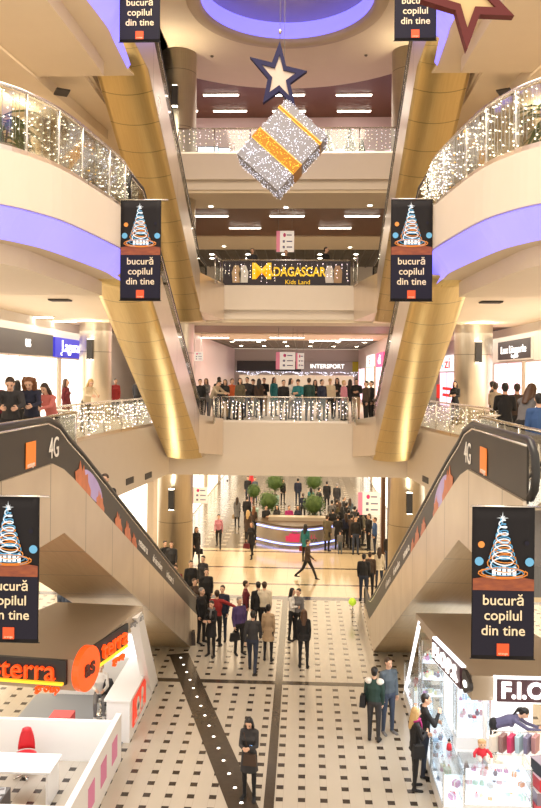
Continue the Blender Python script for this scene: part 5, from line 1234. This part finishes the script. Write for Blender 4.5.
person(('f', 415, 789), 'fold', 'w', .08, 1.68, 100, 'black', 'black', 'black', 'long', 'hblond', 'blonde woman with a magenta scarf and black boots looking into the right kiosk', G1, scarf='magenta', bag=('sideR', 'black', 'small black bag of the blonde woman at the right kiosk'))
person(('f', 424, 776), 'chin', 'm', None, 1.74, 95, 'black', 'darkjeans', 'black', 'short', 'hblack', 'dark-haired man in black with a hand at his face, behind the blonde shopper', G1)
person(('p', 4.95, 17.2, .02), 'bend', 'w', None, 1.68, 75, 'violet', 'black', 'black', 'tail', 'hblack', 'kiosk clerk in a violet-grey sweater bending over gift bags', None)
person(('p', -4.47, 19.15, .02), 'sit', 'w', None, 1.68, 12, 'white', 'grey', 'white', 'tail', 'hblond', 'blonde clerk in white sitting inside the left kiosk', None)
o = empty('stool', (-4.47, 19.2, .02), 0, 'white stool under the blonde clerk in the left kiosk', 'stool'); MB().lathe([(0, .33), (.17, .33), (.17, .37), (0, .37)], 0, 0, 16).build('seat', kiosk_white, o); MB().tube([(0, 0, .03), (0, 0, .33)], .03, 8).build('stem', chrome, o); MB().lathe([(.18, 0), (.18, .03)], 0, 0, 16).build('foot', chrome, o)
# middle group on the dotted floor
person(('f', 252.5, 672), 'stride', 'm', None, 1.76, 175, 'charcoal', 'darkjeans', 'black', 'short', 'hblack', 'man seen from behind in a charcoal jacket and dark jeans, beside the tan-coated woman', G1)
person(('f', 268, 661), 'stand', 'w', .30, 1.68, 172, 'tan', 'black', 'black', 'bun', 'hblack', 'woman seen from behind in a tan coat and black tights', G1)
person(('f', 239, 654), 'stand', 'm', None, 1.72, 35, 'purple', 'black', 'black', 'short', 'hgrey', 'grey-haired man in a purple jacket holding a black bag', G1, bag=('handR', 'black', 'black bag in the hand of the man in the purple jacket'))
person(('h', 246, 582), 'stand', 'w', None, 1.72, 100, 'wine', 'black', 'black', 'short', 'hbrown', 'person in a wine red jacket behind the purple-jacketed man', G1)
person(('h', 264.5, 583), 'stand', 'm', None, 1.78, 178, 'cream', 'black', 'black', 'short', 'hbrown', 'man in a cream quilted jacket seen from behind, standing among the middle group', G1)
person(('h', 258, 583), 'stand', 'm', None, 1.76, -150, 'black', 'black', 'black', 'short', 'hblack', 'dark figure half hidden by the cream-jacketed man', G1)
person(('f', 292, 640), 'fold', 'w', None, 1.66, 60, 'white', 'black', 'black', 'long', 'hblack', 'dark-haired woman in a white shirt and black trousers by the dark floor strip', G1)
person(('h', 298.5, 590), 'stand', 'w', None, 1.66, -30, 'grey', 'black', 'black', 'short', 'hblack', 'dark-haired person in a grey patterned top facing the white-shirted woman', G1)
person(('f', 303.5, 668), 'stand', 'w', .10, 1.70, 178, 'black', 'black', 'black', 'long', 'hchest', 'woman with very long brown hair seen from behind, all in black', G1)
# at the foot of the left escalator
person(('f', 201.5, 643), 'stand', 'm', None, 1.74, 60, 'black', 'black', 'black', 'short', 'hgrey', 'grey-haired man in a dark jacket at the foot of the left escalator', G1)
person(('f', 211, 656), 'fold', 'w', .30, 1.66, -20, 'black', 'black', 'black', 'short', 'hblack', 'woman in a black coat with pale scarf and boots near the left escalator foot', G1, scarf='grey')
person(('f', 216.5, 646), 'point', 'm', None, 1.75, 178, 'red', 'black', 'black', 'short', 'hbrown', 'person in a red sweater stretching an arm toward the left escalator', G1)
person(('f', 222, 640), 'stand', 'm', None, 1.74, -10, 'navy', 'darkjeans', 'black', 'short', 'hbrown', 'man in a navy jacket just right of the red sweater', G1)
for i, (px, py, f, c, hc_, h_) in enumerate(((191, 562, 20, 'black', 'hblack', 1.72), (203, 557, -10, 'charcoal', 'hblack', 1.75), (206.5, 570, 10, 'black', 'hbrown', 1.7), (194.5, 580, 40, 'brown', 'hchest', 1.62))):
    person(('h', px, py, 0), 'stand', 'mw'[i % 2 if i else 0], None, h_, f, c, 'black', 'black', 'short', hc_, ('man in a black jacket leftmost of the queue at the left escalator', 'person in charcoal at the back of the queue at the left escalator', 'person in black in the middle of the queue at the left escalator', 'woman with chestnut hair in brown, nearest in the queue at the left escalator')[i], 'queue at the left escalator')
person(('h', 165, 542), 'stand', 'm', None, 1.7, 30, 'black', 'black', 'black', 'short', 'hblack', 'person in black leaning at the column behind the left escalator handrail', None)
person(('h', 171.5, 543), 'stand', 'm', None, 1.7, 10, 'charcoal', 'black', 'black', 'short', 'hchest', 'second person in charcoal behind the left escalator handrail, right of the first', None)
for i, (y, lab) in enumerate(((15.7, 'rider near the top of the left escalator, only the head above the handrail'), (24.6, 'rider stepping onto the bottom of the left escalator'))):
    person(('p', -3.5, y, interp(NOSE_LOW, y)+.1), 'stand', 'm', None, 1.74, 0, ('charcoal', 'wine')[i], 'black', 'black', 'short', 'hbrown', lab, None)
person(('p', 3.45, 18.4, interp(NOSE_LOW, 18.4)+.12), 'stand', 'm', None, 1.80, 180, 'black', 'black', 'black', 'short', 'hbrown', 'man in black riding up the right escalator, seen from behind', None)
person(('p', 3.55, 19.3, interp(NOSE_LOW, 19.3)+.12), 'stand', 'w', None, 1.62, 180, 'brown', 'black', 'black', 'long', 'hbrown', 'woman in brown one step below the man on the right escalator', None)
# right escalator foot
person(('f', 363.5, 601), 'stand', 'm', None, 1.78, 178, 'black', 'darkjeans', 'black', 'short', 'hblack', 'man seen from behind in a black leather jacket at the right escalator foot', G1)
person(('f', 379, 589), 'stand', 'w', .12, 1.66, 175, 'cream', 'darkjeans', 'black', 'long', 'hbrown', 'woman seen from behind in a cream jacket at the right escalator foot', G1)
person(('h', 370, 553), 'stand', 'm', None, 1.72, 170, 'brown', 'black', 'black', 'short', 'hbrown', 'person in brown between the leather jacket and the cream jacket', G1)
person(('f', 389, 573), 'stand', 'm', None, 1.74, 170, 'charcoal', 'jeans', 'black', 'short', 'hblack', 'man in a charcoal sweater and jeans beside the right ground column', G1)
# the ground hall
G2 = 'people in the ground hall'
person(('f', 307, 579), 'walk', 'm', .06, 1.72, 72, 'brown', 'black', 'black', 'short', 'hblack', 'man in a dark brown jacket striding to the right across the pale floor', G2)
person(('h', 305.5, 525), 'stand', 'w', .22, 1.72, 160, 'teal', 'black', 'black', 'long', 'hblack', 'woman in a teal jacket with a red bag before the information desk', G2, bag=('handL', 'red', 'red and green bag of the woman in the teal jacket'))
person(('f', 196, 564), 'stride', 'w', .32, 1.68, 20, 'black', 'black', 'black', 'long', 'hblack', 'woman in a black coat walking with a dark bag by the left column', G2, bag=('handL', 'black', 'dark bag of the black-coated woman by the left column'))
person(('f', 218.5, 548), 'stride', 'w', None, 1.66, 0, 'rose', 'black', 'black', 'short', 'hblack', 'small figure in a rose top walking along the bright left side of the hall', G2)
person(('f', 237, 527), 'stand', 'w', .34, 1.66, 170, 'grey', 'black', 'black', 'long', 'hbrown', 'woman in a grey coat with a brown bag at the left of the hall', G2, bag=('handL', 'tan', 'brown bag of the grey-coated woman'))
person(('h', 247, 497), 'stand', 'm', None, 1.74, 175, 'black', 'black', 'black', 'short', 'hblack', 'man in a black jacket seen from behind, right of the grey coat', G2)
person(('h', 248, 511), 'stand', 'w', .3, 1.68, 170, 'brown', 'black', 'black', 'long', 'hblond', 'blonde woman in a dark brown coat left of the information desk', G2)
person(('h', 254, 507), 'stand', 'w', None, 1.68, 160, 'brown', 'black', 'black', 'long', 'hauburn', 'auburn-haired woman beside the blonde woman left of the desk', G2)
person(('f', 251.5, 558), 'stride', 'w', .28, 1.68, -25, 'black', 'black', 'black', 'long', 'hchest', 'woman in black walking with a wine red bag left of the desk', G2, bag=('handR', 'wine', 'wine red bag of the woman walking left of the desk'))
person(('h', 248, 477), 'stand', 'm', None, 1.76, 0, 'black', 'darkjeans', 'black', 'short', 'hbrown', 'man in black far back in the hall at left', G2)
person(('h', 255, 478), 'stand', 'w', None, 1.7, 0, 'slate', 'jeans', 'black', 'short', 'hbrown', 'person in slate blue far back in the hall, right of the man in black', G2)
for i, (px, py, y, c, hcn, lab) in enumerate(((267, 512, 40.7, 'black', 'hblack', 'attendant in black at the left end of the information desk'), (278, 505, 40.9, 'charcoal', 'hblack', 'attendant in charcoal behind the information desk'), (290, 505, 40.8, 'magenta', 'hchest', 'attendant in magenta behind the middle of the information desk'), (299, 503, 40.9, 'navy', 'hblack', 'attendant in navy at the right of the information desk'))):
    person(('y', px, y), 'fold', 'mw'[i % 2], None, 1.66, (-1)**i*20, c, 'black', 'black', 'long' if i % 2 else 'short', hcn, lab, 'information desk staff')
person(('h', 298, 479), 'stand', 'm', None, 1.76, 178, 'navy', 'darkjeans', 'black', 'short', 'hblack', 'man in navy seen from behind beyond the information desk', G2)
person(('h', 283, 480), 'stand', 'w', None, 1.62, 30, 'black', 'black', 'black', 'short', 'hbrown', 'person in black beside the far left potted tree', G2)
person(('h', 311, 488), 'stand', 'w', .15, 1.66, 200, 'teal', 'black', 'black', 'long', 'hblack', 'woman in a teal coat beyond the right desk tree', G2)
person(('h', 319, 488), 'stride', 'm', None, 1.72, 120, 'charcoal', 'darkjeans', 'black', 'short', 'hblack', 'man in charcoal walking beyond the right desk tree', G2)
person(('h', 327, 482), 'stand', 'm', .25, 1.78, 175, 'black', 'black', 'black', 'short', 'hblack', 'tall man in a black coat far back at the right of the desk', G2)
person(('h', 337, 484), 'stand', 'm', .25, 1.76, 170, 'charcoal', 'black', 'black', 'short', 'hgrey', 'man in a charcoal coat far back, right of the black coat', G2)
person(('f', 327, 551), 'stand', 'm', .42, 1.74, 150, 'olive', 'black', 'black', 'short', 'hbrown', 'man in a long olive coat at the right of the information desk', G2)
person(('f', 340, 554), 'stand', 'm', None, 1.08, 175, 'grey', 'slate', 'black', 'beanie', 'charcoal', 'small child in grey with a dark hat among the adults right of the desk', G2)
person(('f', 355.5, 554), 'stand', 'm', None, 1.78, 5, 'black', 'jeans', 'black', 'short', 'hblack', 'man in an open black jacket and jeans facing us, right of the child', G2)
person(('f', 368.5, 550), 'stand', 'm', None, 1.76, -60, 'black', 'black', 'black', 'short', 'hblack', 'man in black facing the man in the blue jacket', G2)
person(('f', 374.5, 554), 'stand', 'm', None, 1.74, -80, 'blue', 'darkjeans', 'black', 'short', 'hchest', 'man in a bright blue jacket at the right of the hall', G2)
od = ('first', 'second', 'third', 'fourth', 'fifth', 'sixth', 'seventh', 'eighth', 'ninth', 'tenth', 'eleventh', 'twelfth', 'thirteenth', 'fourteenth', 'fifteenth', 'sixteenth', 'seventeenth', 'eighteenth', 'nineteenth', 'twentieth', 'twenty-first', 'twenty-second', 'twenty-third', 'twenty-fourth')
hall = ((333, 509, 'black', 'hblack'), (337, 500, 'brown', 'hbrown'), (342, 507, 'black', 'hblack'), (344, 497, 'charcoal', 'hgrey'), (349, 510, 'black', 'hblack'), (350, 499, 'slate', 'hbrown'), (355, 507, 'charcoal', 'hblack'), (360, 505, 'black', 'hchest'), (363, 511, 'olive', 'hblack'), (366, 507, 'black', 'hblack'))
for i, (px, py, c, hcn) in enumerate(hall):
    person(('h', px, py), ('stand', 'fold')[i % 2], 'mmw'[i % 3], (None, .3, .2)[i % 3], 1.70+.02*(i % 5), (180, 150, 200, 90, 170)[i % 5], c, 'black', 'black', ('short', 'short', 'long')[i % 3], hcn, 'person in %s, %s from the left in the dark cluster right of the desk' % (c, od[i]), 'dark cluster of people right of the desk')
more = ((338, 516, 'black', 'hblack'), (346, 514, 'navy', 'hbrown'), (352, 515, 'brown', 'hblack'), (358, 513, 'black', 'hblack'), (340, 503, 'olive', 'hchest'), (347, 503, 'black', 'hblack'), (332, 501, 'grey', 'hblack'))
for i, (px, py, c, hcn) in enumerate(more):
    person(('h', px, py), ('fold', 'stand')[i % 2], 'mwm'[i % 3], (.25, None, .35)[i % 3], 1.68+.02*(i % 4), (175, 190, 140)[i % 3], c, 'black', 'black', ('short', 'long', 'short')[i % 3], hcn, 'person in %s deep inside the dark cluster right of the desk, %s inner figure' % (c, od[i]), 'dark cluster of people right of the desk')
person(('h', 303, 494), 'fold', 'w', None, 1.66, 180, 'navy', 'black', 'black', 'tail', 'hbrown', 'person in navy beyond the desk, between the two trees', G2)
# first floor bridge crowd
br = [(200, 31.9, 'black', 'hblack'), (206, 33.2, 'grey', 'hchest'), (212, 31.2, 'beige', 'hblack'), (219, 33.6, 'charcoal', 'hbrown'), (225, 32.4, 'black', 'hblack'), (232, 33.0, 'orange', 'hbrown'), (240, 31.9, 'olive', 'hblack'), (247, 34.5, 'charcoal', 'hblack'), (253, 35.4, 'black', 'hbrown'), (259, 34.2, 'brown', 'hblack'),
      (264, 36.2, 'black', 'hblack'), (274, 36.0, 'teal', 'hchest'), (283.5, 31.8, 'black', 'hblack'), (298, 31.9, 'teal', 'hbrown'), (291, 33.8, 'white', 'hblack'), (309, 32.0, 'green', 'hbrown'), (315, 34.6, 'black', 'hblack'), (322, 32.8, 'navy', 'hblack'), (330, 34.0, 'fur', 'hblond'), (337, 35.0, 'black', 'hblack'), (344, 33.2, 'rose', 'hblond'), (350, 35.8, 'charcoal', 'hbrown'), (356.5, 34.4, 'black', 'hblack')]
for i, (px, y, c, hcn) in enumerate(br):
    lean_ = i in (2, 12, 13)
    person(('y', px, y), 'lean' if i == 2 else ('stand', 'fold', 'stand')[i % 3], 'mwmmw'[i % 5], (None, .2, None, None, .1)[i % 5], 1.70+.03*(i % 4), (15, -20, 60, 170, -10, 40)[i % 6], c, ('black', 'jeans', 'grey', 'darkjeans', 'tan', 'slate')[i % 6], 'black', ('short', 'long', 'short', 'beanie', 'long')[i % 5] if i != 3 else 'short', hcn,
           'person in %s, %s from the left among the people behind the first floor bridge railing' % (c, od[i]), 'people behind the first floor bridge railing', L1)
for i, (px, y, c) in enumerate(((366, 30.6, 'brown'), (371, 31.2, 'black'))):
    person(('y', px, y), 'stand', 'mw'[i], None, 1.7, -60, c, 'black', 'black', 'short', 'hblack', 'person in %s boarding the right middle escalator at the bridge' % c, 'people at the middle escalators', L1)
person(('p', -4.1, 26.4, interp(NOSE_MID, 26.4)+.1), 'stand', 'm', None, 1.75, 180, 'black', 'black', 'black', 'short', 'hblack', 'dark rider low on the left middle escalator', 'people at the middle escalators')
# second floor heads
for i, (px, c, hcn) in enumerate(((251, 'charcoal', 'hbrown'), (284.5, 'brown', 'hauburn'), (325, 'black', 'hblack'))):
    person(('y', px, 31.9+i*.3), 'stand', 'mwm'[i], None, (1.62, 1.6, 1.78)[i], (10, -20, 60)[i], c, 'black', 'black', 'short', hcn, 'person in %s peeping over the black and yellow bridge banner, %s from the left' % (c, od[i]), 'people behind the banner', L2)
person(('p', 4.1, 25.6, interp(NOSE_UP, 25.6)+5.6), 'stand', 'm', None, 1.78, 0, 'black', 'black', 'black', 'short', 'hblack', 'dark figure riding the right top escalator', None)
# first floor, left side
G3 = 'people leaning at the left escalator head'
person(('y', 11, 15.0), 'lean', 'm', None, 1.90, 18, 'charcoal', 'black', 'black', 'short', 'hbrown', 'man in a dark padded jacket leaning forward at the left escalator head', G3, L1)
person(('y', 32, 15.9), 'lean', 'w', None, 1.90, 10, 'navy', 'black', 'black', 'curly', 'hauburn', 'curly auburn-haired woman in a navy hooded sweater leaning at the left escalator head', G3, L1)
person(('y', 53, 16.8), 'lean', 'w', None, 1.76, -12, 'pink', 'black', 'black', 'long', 'hbrown', 'dark-haired woman in a salmon pink jacket leaning at the left escalator head', G3, L1)
person(('y', -5, 17.2), 'stand', 'm', None, 1.8, 20, 'wine', 'black', 'black', 'short', 'hblack', 'figure at the left photo edge behind the leaning people', G3, L1)
person(('y', 17, 20.5), 'stand', 'w', None, 1.7, 200, 'black', 'black', 'black', 'long', 'hblack', 'dark-haired figure before the white window, behind the padded jacket', G3, L1)
person(('y', 33, 21.5), 'stand', 'm', None, 1.72, 190, 'charcoal', 'black', 'black', 'beanie', 'violet', 'figure in a violet hat behind the curly-haired woman', G3, L1)
person(('y', 66, 24.5), 'stand', 'w', .2, 1.72, 80, 'wine', 'black', 'black', 'long', 'hchest', 'woman in a wine red coat left of the fur-clad blonde', G3, L1)
person(('y', 86, 25.2), 'lean', 'w', None, 1.80, 40, 'fur', 'black', 'black', 'long', 'hblond', 'blonde woman in a pale fur leaning on the left gallery railing', G3, L1)
person(('y', 115.5, 33.0), 'stand', 'w', .15, 1.68, 20, 'red', 'black', 'black', 'short', 'hblack', 'woman in a red coat behind the left gallery railing', G3, L1)
person(('y', 137, 34.5), 'stand', 'm', None, 1.7, 160, 'charcoal', 'black', 'black', 'short', 'hgrey', 'person in charcoal between the red coat and the gold escalator', G3, L1)
# first floor, right side
G4 = 'people at the right first floor gallery'
person(('y', 495.5, 22.0), 'fold', 'w', None, 1.74, 150, 'beige', 'black', 'black', 'bun', 'hbrown', 'woman with a bun in a beige top by the right gallery railing', G4, L1)
person(('y', 505, 18.2), 'fold', 'm', None, 1.76, 165, 'black', 'black', 'black', 'short', 'hblack', 'man seen from behind in black at the right gallery', G4, L1)
person(('y', 517, 19.5), 'stand', 'm', None, 1.74, 170, 'brown', 'black', 'black', 'short', 'hbrown', 'person in brown partly hidden at the right gallery', G4, L1)
person(('y', 523, 14.6), 'lean', 'w', None, 1.86, 140, 'grey', 'black', 'black', 'long', 'hchest', 'woman with long brown hair in a grey jacket above the right escalator head', G4, L1)
person(('y', 539, 13.8), 'stand', 'm', None, 1.62, 170, 'blue', 'black', 'black', 'short', 'hblack', 'figure in blue cut by the right photo edge', G4, L1)
person(('y', 455, 31.0), 'fold', 'w', None, 1.72, -30, 'black', 'black', 'black', 'long', 'hblack', 'dark-haired woman in black before the pink window at right', G4, L1)
person(('y', 493, 25.5), 'stand', 'm', None, 1.76, 90, 'charcoal', 'black', 'black', 'short', 'hblack', 'figure in charcoal behind the woman with the bun', G4, L1)
for i, (px, py, c) in enumerate(((62, 573, 'grey'), (70, 575, 'brown'))):
    person(('h', px, py), 'stand', 'm', None, 1.75, 160, c, 'jeans', 'black', 'short', 'hblack', 'person in %s and jeans under the left escalator, head hidden by it' % c, None)
